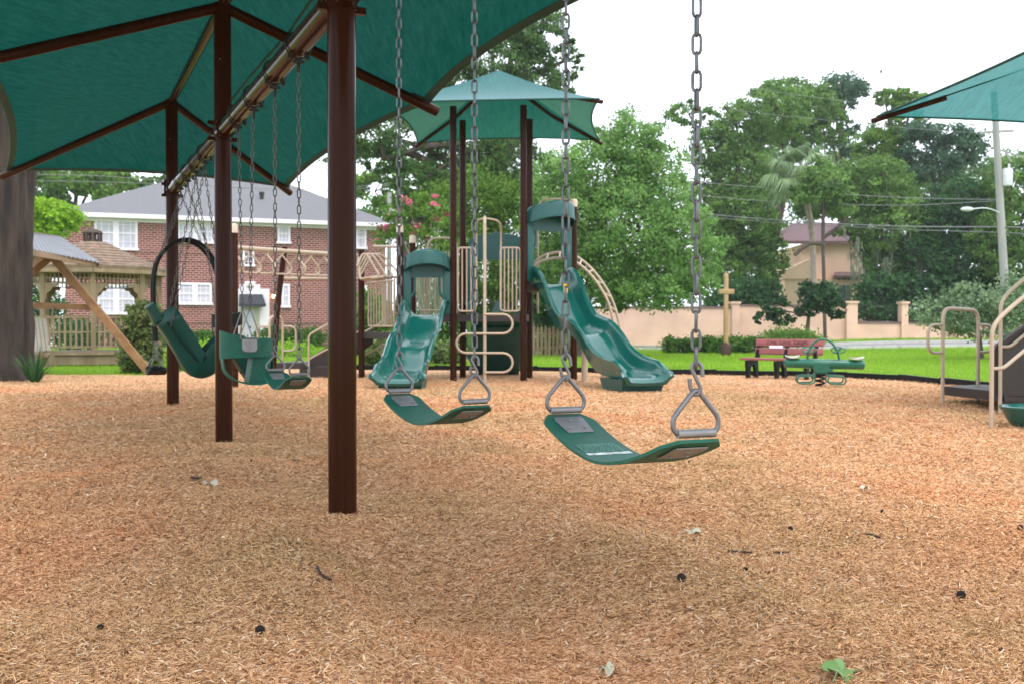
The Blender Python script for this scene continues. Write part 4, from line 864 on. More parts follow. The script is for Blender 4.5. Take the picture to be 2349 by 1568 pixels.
def build_rider():
    c = G(1882, 887); u = Vector((.96, -.22, 0)).normalized(); yaw = math.atan2(u.y, u.x); t = thing('spring_seesaw', 'green two seat spring seesaw with hoop handle, beside the maroon bench', 'spring rider', (c.x, c.y, 0), yaw)
    m = MB(); zb = .335; off = .05; pr = [(-.56, .02), (-.555, .05), (-.53, .07), (0, .072), (.53, .07), (.555, .05), (.56, .02)]
    m.tube([Vector((a+off, 0, zb-.02*a)) for a, r in pr], [r for a, r in pr], 18); m.build('beam', M['spring_green'], t, world=False)
    m = MB(); m.tube([Vector((.062*math.cos(a), .062*math.sin(a), -.06+.26*a/(2*math.pi*4.2))) for a in [2*math.pi*4.2*k/90 for k in range(91)]], .014, 8); m.build('spring', M['black'], t, world=False)
    m = MB(); m.box((.0, 0, .225), (.16, .14, .06), bev=.008); m.box((.12, 0, .245), (.1, .11, .05), bev=.008); m.prism([Vector((-.11, -.075, .33)), Vector((.13, -.075, .31)), Vector((.10, -.075, .215)), Vector((-.09, -.075, .23))], (0, .15, 0)); m.build('bracket', M['spring_green'], t, world=False)
    m = MB(); m.tube(smooth_path([Vector((a+off, 0, z)) for a, z in ((-.235, .36), (-.22, .50), (-.15, .63), (-.02, .69), (.11, .63), (.19, .48), (.22, .34))], 5), .017, 10); m.build('handle_hoop', M['spring_green'], t, world=False)
    for x in (-.215, .195):
        m = MB()
        for s in (-1, 1): m.tube([Vector((x+off+.06*0+.055*math.cos(a), s*.10+.085*math.sin(a), .53+.045*math.cos(a)*.9)) for a in [2*math.pi*k/16 for k in range(16)]], .0095, 8, closed=True)
        m.tube([Vector((x+off+.10*math.cos(a), -.02+.02*math.sin(a), .535+.042*math.sin(a))) for a in [2*math.pi*k/16 for k in range(16)]], .0095, 8, closed=True); m.build('hand_grip', M['spring_green'], t, world=False)
        m = MB(); sg = -1 if x < 0 else 1; cx = sg*.445+off
        m.slab(lambda a, b, tt: Vector((cx+(a-.5)*.20, (b-.5)*.19*(1-.5*abs(2*a-1)**3), zb-.02*sg*.4+.075+.022*abs(2*a-1)**1.5+tt)), 10, 6, .022); m.build('seat', M['seat_grey'], t, world=False)
        m = MB(); m.tube(fillet([Vector((sg*.09, -.2, .17)), Vector((sg*.33, -.2, .16)), Vector((sg*.33, -.2, .055)), Vector((sg*.09, -.2, .06))], .05, 4, True), .011, 8, closed=True); m.tube(fillet([Vector((sg*.09, .2, .17)), Vector((sg*.33, .2, .16)), Vector((sg*.33, .2, .055)), Vector((sg*.09, .2, .06))], .05, 4, True), .011, 8, closed=True); m.tube([Vector((sg*.1, -.2, .17)), Vector((sg*.08, 0, .21)), Vector((sg*.1, .2, .17))], .012, 8); m.build('foot_rest', M['spring_green'], t, world=False)
def build_cross():
    b = G(1665, 815); t = thing('wooden_cross', 'tall light wooden cross on a dark square foot', 'cross', (b.x, b.y, 0)); x, y = b.x, b.y; h = W(1664, 627, y).z
    m = MB(); m.box((x, y, (h+.2)/2), (.125, .13, h-.2), bev=.01); m.build('upright', M['wood_light'], t)
    m = MB(); m.box((x, y-.03, W(0, 669, y).z), (.5, .1, .155), bev=.01); m.build('crossbar', M['wood_light'], t)
    m = MB(); m.box((x, y, .13), (.27, .27, .4), bev=.015); m.lathe([(.16, 0), (.075, .09)], (x, y, .33), 4); m.build('foot', M['wood_dark'], t)
def build_litter():
    g = 'dark spiky seed balls lying on the mulch'
    m = MB(); m.sphere((0, 0, 0), .0135, 12)
    for k in range(80):
        z = 1-2*(k+.5)/80; a = 2.39996*k; r = math.sqrt(1-z*z); d = Vector((r*math.cos(a), r*math.sin(a), z)); m.tube([d*.0125, d*.0155], [.0028, .0008], 5)
    P = [(1813, 1207, 1.0, 'on the bare open mulch right of the nearest swing'), (1563, 1361, 1.25, 'below the nearest swing seat'), (596, 1498, 1.1, 'at the lower left, left of the nearest post'), (2025, 1178, .9, 'farthest right of the pair above the twigs'), (1710, 1335, .9, 'just below the dark twigs'), (2205, 1358, 1.25, 'lower right, largest'), (1955, 1193, .55, 'smallest, between two larger balls'), (1883, 1040, .8, 'by itself, far out towards the bench'), (2340, 1234, 1.0, 'at the right edge of the picture'), (330, 1052+48, .7, 'far left beyond the nearest post'), (230, 1095+365, .9, 'left, near the lower left corner')]
    me = None
    for px, py, s, w in P:
        q = G(px, py); q.z = float(zm(q.x, q.y))+.011*s
        if me is None: o = m.build('seed_ball', M['gum']); me = o.data
        else: o = bpy.data.objects.new('seed_ball', me); COL.objects.link(o)
        o.location = q; o.scale = (s*.78, s*.78, s*.78); o.rotation_euler = (px, py, 0); tag(o, 'dark spiky seed ball, '+w, 'seed ball', g)
    def leaf(px, py, L, mt, lab, lobes=5, rz=0):
        q = G(px, py); q.z = float(zm(q.x, q.y))+.016; n = 40; out = []
        for k in range(n): a = 2*math.pi*k/n; r = L*(.55+.42*abs(math.cos(a*lobes/2))**1.6); out.append(Vector((r*math.cos(a), r*math.sin(a), .012*math.sin(3*a)+.07*r*r/L)))
        b = MB(); vs = [Vector((0, 0, 0))]+out; vs += [v-UP*.0015 for v in vs]; b.add(vs, [(0, 1+k, 1+(k+1) % n) for k in range(n)]+[(n+1, n+2+(k+1) % n, n+2+k) for k in range(n)]+[(1+k, n+2+k, n+2+(k+1) % n, 1+(k+1) % n) for k in range(n)])
        b.tube([Vector((0, 0, 0)), Vector((-L*.9, L*.2, .012)), Vector((-L*1.5, L*.3, .0))], .0013, 5); o = b.build('fallen_leaf', M[mt]); o.location = q; o.rotation_euler = (R(8), R(-6), rz); tag(o, lab, 'leaf', 'fallen leaves on the mulch')
    leaf(1590, 1222, .038, 'dry_leaf', 'pale dry fallen leaf lying right of the nearest swing', 5, .4); leaf(1930, 1556, .05, 'green_leaf', 'green lobed fallen leaf at the bottom right', 5, 1.2); leaf(1985, 1137, .03, 'dry_leaf', 'small pale fallen leaf, out beyond the seed balls', 5, 2); leaf(480, 1126, .045, 'moss_leaf' if 'moss_leaf' in M else 'dry_leaf', 'curled greyish fallen leaf left of the nearest post', 3, .2); leaf(1395, 1450, .026, 'dry_leaf', 'tiny pale fallen leaf, low in the middle foreground', 3, .9)
    def twig(pts, r, lab):
        W_ = [G(*p) for p in pts]
        for q in W_: q.z = float(zm(q.x, q.y))+.014
        b = MB(); b.tube(smooth_path(W_, 4), r, 6); tag(b.build('twig', M['twig']), lab, 'twig', 'dark twigs lying on the mulch')
    twig([(1670, 1281), (1700, 1279), (1725, 1278)], .004, 'longer straight dark twig below the nearest swing'); twig([(1775, 1274), (1795, 1271), (1813, 1269)], .0035, 'short dark twig right of a longer one'); twig([(728, 1335), (735, 1348), (748, 1352), (760, 1350)], .005, 'curled dark twig below the nearest post'); twig([(437, 1122), (450, 1121), (462, 1119)], .009, 'short dark bark twig left of the nearest post'); twig([(665, 1061), (676, 1064), (686, 1061)], .007, 'small dark twig left of the nearest post base'); twig([(1985, 1228), (2000, 1231), (2018, 1239)], .004, 'thin dark twig under the upper right seed balls')
# ================================================================== BRICK HOUSE
def build_brick_house():
    A = W(149, 600, 46.3); A.z = 0; Bq = W(884, 600, 51.3); Bq.z = 0; d = (Bq-A); L = d.length; d.normalize(); yaw = math.atan2(d.y, d.x); n = Vector((d.y, -d.x, 0))
    t = thing('brick_house', 'long two storey red brick house with white windows and grey hipped roof', 'house', A, yaw)
    def on(px, py):
        r = ray(px, py); c = Vector((0, 0, CAM_H)); k = ((A-c).dot(n))/(r.dot(n)); q = c+r*k; return (q-A).dot(d), q.z
    H = 6.15; Dp = 10
    m = MB(); m.box((L/2, Dp/2, H/2-.2), (L, Dp, H+.4)); w = m.build('wall', M['brick'], t, world=False)
    m = MB()
    for z, hh, pj in ((on(500, 580)[1], .12, .04), (on(500, 588)[1]-.25, .08, .03), (on(500, 738)[1], .09, .05)): m.box((L/2, -pj/2, z), (L+.02, pj, hh))
    m.build('belt_course', M['brick'], w, world=False)
    m = MB(); m.box((L/2, -.05, H-.12), (L+.12, .10, .34)); m.box((-.05, Dp/2, H-.12), (.1, Dp, .34)); m.build('frieze', M['white'], t, world=False)
    # roof
    o = .42; m = MB(); ze = H+.06; rz = H+2.75; hip = 5.4
    e = [Vector((-o, -o, ze)), Vector((L+o, -o, ze)), Vector((L+o, Dp+o, ze)), Vector((-o, Dp+o, ze))]; r0, r1 = Vector((hip, Dp/2, rz)), Vector((L-hip+.6, Dp/2, rz))
    m.add(e+[r0, r1], [(0, 1, 5, 4), (1, 2, 5), (2, 3, 4, 5), (3, 0, 4)], False); m.add([v-UP*.02 for v in e], [(3, 2, 1, 0)], False); rf = m.build('roof', M['roofing'], t, world=False)
    m = MB()
    for a, b in ((e[0], e[1]), (e[1], e[2]), (e[3], e[0])): m.bar(a-UP*.1, b-UP*.1, .16, .2)
    m.build('gutter', M['white'], rf, world=False); m = MB(); px = on(610, 478); m.cyl((px[0], 2.2, 7.0), (px[0], 2.2, 7.75), .10, 10); m.cyl((px[0], 2.2, 7.7), (px[0], 2.2, 7.85), .14, 10); m.build('vent_pipe', M['dark'], rf, world=False)
    def win(x0, y0, x1, y1, sash=2, dark=False, cols=3):
        a, zt = on(x0, y0); b, zb = on(x1, y1); f = .11; fm = MB(); wd = b-a; hh = zt-zb
        for x in (a+f/2, b-f/2): fm.box((x, -.03, (zt+zb)/2), (f, .10, hh))
        fm.box(((a+b)/2, -.03, zt-f/2), (wd, .102, f)); fm.box(((a+b)/2, -.05, zb+f/2), (wd+.1, .15, f))
        seg = wd/sash
        for k in range(1, sash): fm.box((a+k*seg, -.03, (zt+zb)/2), (.26, .098, hh-.2))
        fo = fm.build('window', M['white'], t, world=False); p = MB(); p.box(((a+b)/2, -.005, (zt+zb)/2), (wd-.15, .03, hh-.15)); p.build('pane', M['pane_dark' if dark else 'pane'], fo, world=False)
        s = MB(); s.box(((a+b)/2, -.032, (zt+zb)/2), (wd-.2, .04, .07))
        for k in range(sash):
            for c in range(1, cols): s.box((a+(k+c/cols)*seg, -.027, (zt+zb)/2), (.03, .028, hh-.22))
            for rr in (.25, .75): s.box((a+(k+.5)*seg, -.0265, zb+rr*hh), (seg-.25, .027, .03))
        s.build('sash', M['white'], fo, world=False)
    win(216, 494, 316, 575); win(222, 650, 311, 722); win(406, 502, 490, 560); win(408, 648, 486, 700); win(556, 566, 583, 612, 1, True, 2); win(636, 512, 666, 560, 1); win(646, 651, 665, 706, 1, False, 2); win(816, 520, 840, 572, 1); win(824, 655, 842, 707, 1, False, 2)
    # stepped white door surround with a dark awning and two lit lamps
    def slab(pts, y, th, name, mt, par): mm = MB(); mm.prism([Vector((on(px, py)[0], y, on(px, py)[1])) for px, py in pts], (0, th, 0)); return mm.build(name, mt, par, world=False)
    ent = slab([(527, 800), (527, 663), (549, 663), (549, 653), (561, 653), (561, 646), (585, 646), (585, 653), (596, 653), (596, 663), (617, 663), (617, 800)], -.22, .21, 'entrance_surround', M['white'], t)
    dr = slab([(547, 800), (547, 708), (594, 708), (594, 800)], -.27, .04, 'door', M['cream'], t); slab([(559, 790), (559, 712), (582, 712), (582, 790)], -.285, .012, 'door_glass', M['pane'], dr)
    a, z1 = on(548, 675); b, _ = on(601, 675); a2, z0 = on(545, 704); b2, _ = on(606, 704); m = MB(); m.add([(a, -.23, z1), (b, -.23, z1), (a2, -.85, z0+.12), (b2, -.85, z0+.12), (a2, -.85, z0), (b2, -.85, z0), (a, -.23, z0), (b, -.23, z0)], [(0, 1, 3, 2), (2, 3, 5, 4), (4, 5, 7, 6), (0, 2, 4, 6), (1, 7, 5, 3)], False); m.build('awning', M['awning'], t, world=False)
    a, z = on(573, 657); m = MB(); m.sphere((a, -.24, z), .16, 10, (1.2, .4, .5)); m.build('ornament', M['cream'], ent, world=False)
    for px, py in ((626.5, 683), (520, 684)):
        a, z = on(px, py); m = MB(); m.box((a, -.08, z), (.10, .12, .06)); m.box((a, -.14, z+.17), (.2, .2, .05)); lo = m.build('wall_lamp', M['dark'], t, world=False); g = MB(); g.lathe([(.05, -.02), (.085, .05), (.07, .14)], (a, -.14, z), 8); g.build('lamp_glass', M['lamp'], lo, world=False)
    a, z = on(141, 688); m = MB(); m.box((-.55, .25, z/1+.0), (.5, .35, 2.2)); m.box((-.55, .25, .5), (.5, .35, 2.0)); m.build('porch_pillar', M['white'], t, world=False)
    m = MB(); m.box((-1.2, .1, z+.1), (.12, .12, .3)); m.tube([(-1.2, .1, -.1), (-1.2, .1, z)], .04, 8); lo = m.build('garden_lamp', M['dark'], t, world=False); g = MB(); g.sphere((-1.2, -.03, z+.08), .14, 8, (1, .7, 1.3)); g.build('lamp_glass', M['lamp'], lo, world=False)
# ================================================================== GAZEBO AND A-FRAME SWING
def build_gazebo():
    dc = 24.2; c = W(214, 760, dc); c.z = 0; t = thing('gazebo', 'octagonal weathered wooden gazebo with shingle roof and cupola', 'gazebo', c); Rr = 1.52; ang = [R(-90+45*k)+math.atan2(c.x, c.y)*-0 for k in range(8)]
    ph = math.atan2(-c.y, -c.x); ang = [ph+R(45*k) for k in range(8)]; P = [c+Vector((Rr*math.cos(a), Rr*math.sin(a), 0)) for a in ang]; zt = .30; ze = 2.14
    m = MB(); m.prism([p+(p-c)*.10+UP*(zt-.06) for p in P], (0, 0, .06)); m.prism([p+(p-c)*.06+UP*(zt-.28) for p in P], (0, 0, .2)); m.build('floor', M['wood'], t)
    m = MB()
    for p in P: m.box((p.x*.97+c.x*.03, p.y*.97+c.y*.03, .0), (.14, .14, .3))
    m.build('footing', M['bark_dark'], t)
    for p in P: m = MB(); m.box((p.x, p.y, (zt+ze+.05)/2), (.105, .105, ze+.05-zt), rz=ph); m.build('post', M['wood'], t)
    for k in range(8):
        a, b = P[k], P[(k+1) % 8]; d = (b-a).normalized(); L = (b-a).length
        if k != 4:
            m = MB(); m.bar(a+UP*1.10, b+UP*1.10, .07, .05); m.bar(a+UP*.42, b+UP*.42, .05, .05); m.bar(a+UP*.76, b+UP*.76, .04, .04)
            for j in range(1, 9): q = a+d*(L*j/9); m.box(q+UP*.76, (.045, .03, .64), rz=math.atan2(d.y, d.x))
            m.build('railing', M['wood'], t)
        m = MB()
        for z in (ze-.02, ze-.14, ze-.27): m.bar(a+UP*z, b+UP*z, .035, .045 if z > ze-.1 else .025)
        for j in range(1, 12): q = a+d*(L*j/12); m.box(q+UP*(ze-.15), (.025, .02, .26), rz=math.atan2(d.y, d.x))
        for s in (0, 1):
            o = a if s == 0 else b; e = d*(1 if s == 0 else -1); nn = Vector((-d.y, d.x, 0))*.015
            m.prism([o+e*.05+UP*(ze-.27)-nn, o+e*.36+UP*(ze-.27)-nn, o+e*.33+UP*(ze-.34)-nn, o+e*.24+UP*(ze-.35)-nn, o+e*.20+UP*(ze-.43)-nn, o+e*.11+UP*(ze-.50)-nn, o+e*.10+UP*(ze-.62)-nn, o+e*.05+UP*(ze-.68)-nn], nn*2)
        m.build('spandrel', M['wood'], t)
    m = MB(); Re, Rt, zr, z2 = 1.78, .30, ze+.14, 2.93
    for k in range(8):
        a0, a1 = ang[k], ang[(k+1) % 8]; u0 = Vector((math.cos(a0), math.sin(a0), 0)); u1 = Vector((math.cos(a1), math.sin(a1), 0))
        for j in range(9):
            f0, f1 = j/9, (j+1)/9; q = lambda u, f: c+u*(Re+(Rt-Re)*f)+UP*(zr+(z2-zr)*f**1.12)
            a, b, e, g = q(u0, f0)+UP*.02, q(u1, f0)+UP*.02, q(u1, f1), q(u0, f1); m.add([a, b, e, g, a-UP*.05, b-UP*.05], [(0, 1, 2, 3), (4, 5, 1, 0)], False)
        m.add([c+u0*Re+UP*(zr-.05), c+u1*Re+UP*(zr-.05), c+UP*(z2-.1)], [(2, 1, 0)], False)
    rf = m.build('roof', M['shingle'], t); m = MB()
    for k in range(8): u0 = Vector((math.cos(ang[k]), math.sin(ang[k]), 0)); u1 = Vector((math.cos(ang[(k+1) % 8]), math.sin(ang[(k+1) % 8]), 0)); m.bar(c+u0*(Re-.03)+UP*(zr-.09), c+u1*(Re-.03)+UP*(zr-.09), .04, .14)
    m.build('fascia', M['wood'], rf)
    m = MB(); m.lathe([(.20, 2.85), (.20, 2.93)], c, 8)
    for k in range(8): u0 = Vector((math.cos(ang[k]), math.sin(ang[k]), 0)); m.box(c+u0*.19+UP*3.02, (.05, .05, .3), rz=ang[k])
    m.lathe([(.17, 2.95), (.17, 2.99)], c, 8); m.lathe([(.215, 3.13), (.24, 3.15), (.22, 3.2), (.02, 3.27)], c, 8); m.lathe([(.09, 2.95), (.09, 3.14)], c, 8); m.build('cupola', M['bark_dark'], t)
def build_frame_swing():
    g = G(345, 855); t = thing('roofed_garden_swing', 'timber A frame garden swing under a grey corrugated roof', 'garden swing', g); m = MB()
    a, b, c_, d = W(137, 544, 19.4), W(230, 604, 18.5), W(60, 571, 16.8), W(60, 533, 18.4); back = [a, d, d+Vector((-1.4, .9, -.75)), a+Vector((-1.3, 1.0, -.75))]
    def q(u, v, tt): p = a.lerp(b, u).lerp(d.lerp(c_, u), v); return p+UP*(.011*math.sin(v*2*math.pi*16)+tt)
    m.slab(q, 6, 96, .012); m.prism([p+UP*.01 for p in back], (0, 0, .015)); m.build('roof', M['corrugated'], t)
    m = MB(); m.bar(a-UP*.06, d-UP*.06, .09, .14); m.bar(b-UP*.05+(a-b)*.06, c_-UP*.05, .05, .10); m.bar(a-UP*.08, b-UP*.06, .06, .09); m.build('roof_beam', M['wood'], t)
    for p, r in ((W(122, 590, 18.75), g),): m = MB(); m.bar(p, r-UP*.08+Vector((.05, 0, 0)), .10, .14); m.build('leg', M['wood_warm'], t)
    m = MB(); p = W(122, 590, 18.75); m.bar(p+Vector((0, -.15, 0)), Vector((-9.6, 15.4, -.1)), .1, .14); m.bar(W(100, 588, 18.9), W(-170, 856, 18.9), .1, .14); m.build('leg', M['wood_warm'], t)
    m = MB(); m.bar(W(40, 700, 18.75), W(230, 706, 18.95), .09, .12); m.build('cross_beam', M['wood_warm'], t)
    m = MB()
    e0, e1, e2, e3 = W(30, 728, 19.0), W(104, 730, 19.0), W(116, 806, 18.7), W(30, 806, 18.7)
    for k in range(9): f0, f1 = k/9+.008, (k+1)/9-.008; m.prism([e0.lerp(e1, f0), e0.lerp(e1, f1), e3.lerp(e2, f1), e3.lerp(e2, f0)], (0, .03, 0))
    m.build('swing_back', M['cream'], t); m = MB(); m.prism([W(20, 806, 18.7), W(116, 806, 18.7), W(116, 812, 18.2), W(20, 812, 18.2)], (0, 0, -.05)); m.box(W(110, 822, 18.6), (.07, .4, .3)); m.bar(W(122, 700, 18.8), W(113, 790, 18.5), .03, .03); m.build('swing_seat', M['wood'], t)
# ================================================================== WALL, PINK HOUSE, FENCE, POLE, WIRES
def build_far_right():
    def gz(px, d): p = W(px, 760, d); return Vector((p.x, p.y, hgt(p.x, p.y)-.05))
    t = thing('garden_wall', 'long pink stucco wall with square piers along the road', 'wall', gz(1420, 47)); m = MB()
    def seg(p0, p1, y0, y1, d0, d1, mm, th=.22):
        a, b = gz(p0, d0), gz(p1, d1); a2, b2 = W(p0, y0, d0), W(p1, y1, d1); o = Vector((0, th, 0)); mm.add([a, b, b2, a2, a+o, b+o, b2+o, a2+o], [(0, 1, 2, 3), (5, 4, 7, 6), (3, 2, 6, 7), (0, 3, 7, 4), (1, 5, 6, 2), (0, 4, 5, 1)], False)
        c = MB(); c.bar(a2+o/2+UP*.03, b2+o/2+UP*.03, th+.1, .09); return c
    caps = []
    caps.append(seg(1330, 1678, 706, 707, 47, 47, m)); caps.append(seg(1695, 1940, 702, 703, 47.2, 47.6, m)); caps.append(seg(1965, 2066, 741, 742, 47.8, 48, m)); caps.append(seg(2080, 2420, 741, 744, 48.2, 49, m))
    w = m.build('wall_panel', M['stucco'], t); c = MB(); [c.add(k.v, k.f, False) for k in caps]; c.build('coping', M['tile'], w)
    for p0, p1, y, d in ((1678, 1695, 697, 46.95), (1940, 1965, 696, 47.55), (2066, 2081, 697, 48.0), (2190, 2206, 698, 48.3)):
        a, b = gz(p0, d), gz(p1, d); z = W(p0, y, d).z; m = MB(); wd = b.x-a.x; m.box(((a.x+b.x)/2, d+.1, (z+a.z)/2), (wd, .5, z-a.z)); m.box(((a.x+b.x)/2, d+.1, z+.05), (wd+.12, .62, .1)); m.build('pier', M['stucco'], t)
    for p0, p1 in ((1966, 2065), (2082, 2189), (2207, 2400)):
        m = MB(); a, b = W(p0, 741, 48.1), W(p1, 742, 48.3); n = int((b-a).length/.14)
        for k in range(n): q = a.lerp(b, (k+.5)/n); m.tube([q, q+UP*.95], .011, 4)
        m.bar(a+UP*.85, b+UP*.85, .03, .03); m.bar(a+UP*.12, b+UP*.12, .03, .03); m.build('iron_railing', M['dark'], t)
    # peach house -------------------------------------------------------------
    d = 60; t = thing('peach_house', 'peach stucco house with red tiled roof half hidden by trees', 'house', gz(1880, d))
    def bx(p0, p1, y0, d, dep, name, mt, par=t): a, b = gz(p0, d), gz(p1, d); z = W(p0, y0, d).z; m = MB(); m.box(((a.x+b.x)/2, d+dep/2, (z+a.z)/2), (b.x-a.x, dep, z-a.z)); return m.build(name, mt, par)
    w = bx(1800, 1972, 640, d-1.2, 3, 'wall', M['stucco_house']); bx(1855, 1972, 585, d, 8, 'wall', M['stucco_house'])
    bx(1690, 1800, 668, d+.4, 4, 'wall', M['stucco_house'])
    m = MB(); a, b = W(1795, 640, d-1.3), W(1860, 640, d-1.3); m.prism([a+UP*.0, b, b+UP*1.2+Vector((0, 0, 0)), a+UP*.4], (0, 2.5, 0)); m.build('gable', M['stucco_house'], t)
    m = MB(); m.add([W(1770, 553, d-.6), W(1985, 553, d-.6), W(1935, 512, d+4.5), W(1815, 512, d+4.5), W(1770, 560, d-.6), W(1985, 560, d-.6), W(1985, 553, d+9), W(1770, 553, d+9)], [(0, 1, 2, 3), (0, 4, 5, 1), (3, 2, 6, 7), (1, 6, 2), (0, 3, 7)], False); m.build('roof', M['tile'], t)
    bx(1840, 1985, 560, d-.2, 8, 'wall', M['stucco_house'])
    m = MB(); m.add([W(1915, 624, d-.3), W(1975, 624, d-.3), W(1978, 632, d-1.6), W(1912, 632, d-1.6), W(1978, 637, d-1.6), W(1912, 637, d-1.6)], [(0, 1, 2, 3), (3, 2, 4, 5), (0, 3, 5), (1, 4, 2)], False)
    for k in range(5): q = W(1920+13*k, 640, d-1.0); m.box(q, (.16, .9, .14))
    m.build('tile_awning', M['tile'], t)
    a, b = W(1925, 655, d-1.25), W(1950, 692, d-1.25); m = MB(); m.box(((a.x+b.x)/2, d-1.22, (a.z+b.z)/2), (b.x-a.x, .1, a.z-b.z)); m.build('window', M['pane_dark'], t)
    # picket fence ------------------------------------------------------------
    t = thing('picket_fence', 'low weathered picket fence beyond the play tower', 'fence', G(1230, 816)); m = MB(); n = 30; a, b = G(1075, 816), G(1345, 815)
    for k in range(n):
        q = a.lerp(b, (k+.5)/n); h = .92+.03*math.sin(k*2.1); m.prism([q+Vector((-.04, 0, -.08)), q+Vector((.04, 0, -.08)), q+Vector((.04, 0, h-.07)), q+Vector((0, 0, h)), q+Vector((-.04, 0, h-.07))], (0, .02, 0))
    pk = m.build('pickets', M['wood'], t); m = MB(); m.bar(a+UP*.25+Vector((0, .05, 0)), b+UP*.25+Vector((0, .05, 0)), .04, .08); m.bar(a+UP*.68+Vector((0, .05, 0)), b+UP*.68+Vector((0, .05, 0)), .04, .08); m.build('rail', M['wood'], t)
    # utility pole --------------------------------------------------------------
    d = 38; b = W(2313, 782, d); b.z = hgt(b.x, b.y)-.2; top = W(2280, 212, d); t = thing('utility_pole', 'grey wooden utility pole with transformer and street lamp', 'utility pole', b); m = MB(); m.tube([b, b.lerp(top, .5), top], [.165, .14, .115], 16); m.build('pole', M['pole'], t)
    m = MB(); c = W(2311, 407, d-.1); m.lathe([(.0, -.33), (.17, -.32), (.185, -.25), (.185, .27), (.16, .33), (.0, .35)], c, 18); m.tube([c+Vector((.06, 0, .33)), c+Vector((.06, 0, .52))], .04, 8); m.build('transformer', M['grey_metal'], t)
    m = MB(); e = W(2226, 480, d-.6); s = W(2303, 492, d); m.tube(smooth_path([s, W(2265, 478, d-.3), e], 5), .022, 8); lo = m.build('lamp_arm', M['grey_metal'], t); m = MB(); k0 = len(m.v); m.sphere(e+Vector((-.12, 0, .0)), .2, 12, (1.25, .6, .42)); m.build('lamp_head', M['grey_metal'], lo)
    m = MB(); m.bar(W(2248, 305, d), W(2325, 300, d), .08, .1); m.bar(W(2298, 345, d), W(2349, 362, d), .05, .05); m.bar(W(2300, 338, d), W(2320, 372, d), .04, .04); m.build('cross_arm', M['pole'], t)
    def wire(p, lab, r=.014): m = MB(); m.tube(smooth_path([W(*q) for q in p], 6), r, 5); tag(m.build('power_line', M['wire']), lab, 'power line', 'power lines crossing the trees on the right')
    wire([(1180, 372, 62), (1640, 421, 52), (2000, 450, 44), (2299, 459, 38)], 'upper of the sagging cables left of the utility pole'); wire([(1180, 395, 62), (1640, 452, 52), (2010, 471, 44), (2299, 461, 38)], 'lower sagging cable meeting the pole at the same bracket'); wire([(1180, 440, 62), (1640, 493, 52), (2000, 517, 44), (2301, 521, 38), (2420, 523, 34)], 'thick cable crossing the red tiled roof', .022); wire([(1180, 445, 62), (1640, 499, 52), (2000, 523, 44), (2302, 534, 38), (2420, 540, 34)], 'thin cable just under the thick one'); wire([(1200, 122, 60), (1320, 145, 55), (1560, 178, 48), (1800, 214, 42), (2150, 262, 39), (2284, 300, 38)], 'high thin wire against the white sky, upper of two', .008); wire([(1200, 180, 60), (1320, 200, 55), (1560, 236, 48), (1760, 262, 42), (2150, 300, 39), (2286, 303, 38)], 'high thin wire against the white sky, lower of two', .008)
    m = MB(); q = W(2021, 166, 40); m.sphere(q, .035, 8, (2.0, 1, .9)); m.prism([q+Vector((-.03, 0, 0)), q+Vector((.03, 0, 0)), q+Vector((.02, .12, .07)), q+Vector((-.04, .12, .07))], (0, 0, .006)); m.prism([q+Vector((-.03, 0, 0)), q+Vector((.03, 0, 0)), q+Vector((.02, -.12, .07)), q+Vector((-.04, -.12, .07))], (0, 0, .006)); tag(m.build('flying_bird', M['twig']), 'tiny dark bird flying in the white sky', 'bird')
    wire2 = lambda p, lab: (lambda m: (m.tube(smooth_path([W(*q) for q in p], 5), .012, 5), tag(m.build('power_line', M['wire']), lab, 'power line', 'power lines above the brick house')))(MB())
    wire2([(-40, 400, 40), (250, 405, 42), (700, 440, 46), (1000, 412, 52)], 'upper dark cable in front of the brick house roof'); wire2([(-40, 414, 40), (250, 418, 42), (740, 433, 46), (1050, 400, 52)], 'lower dark cable in front of the brick house roof')
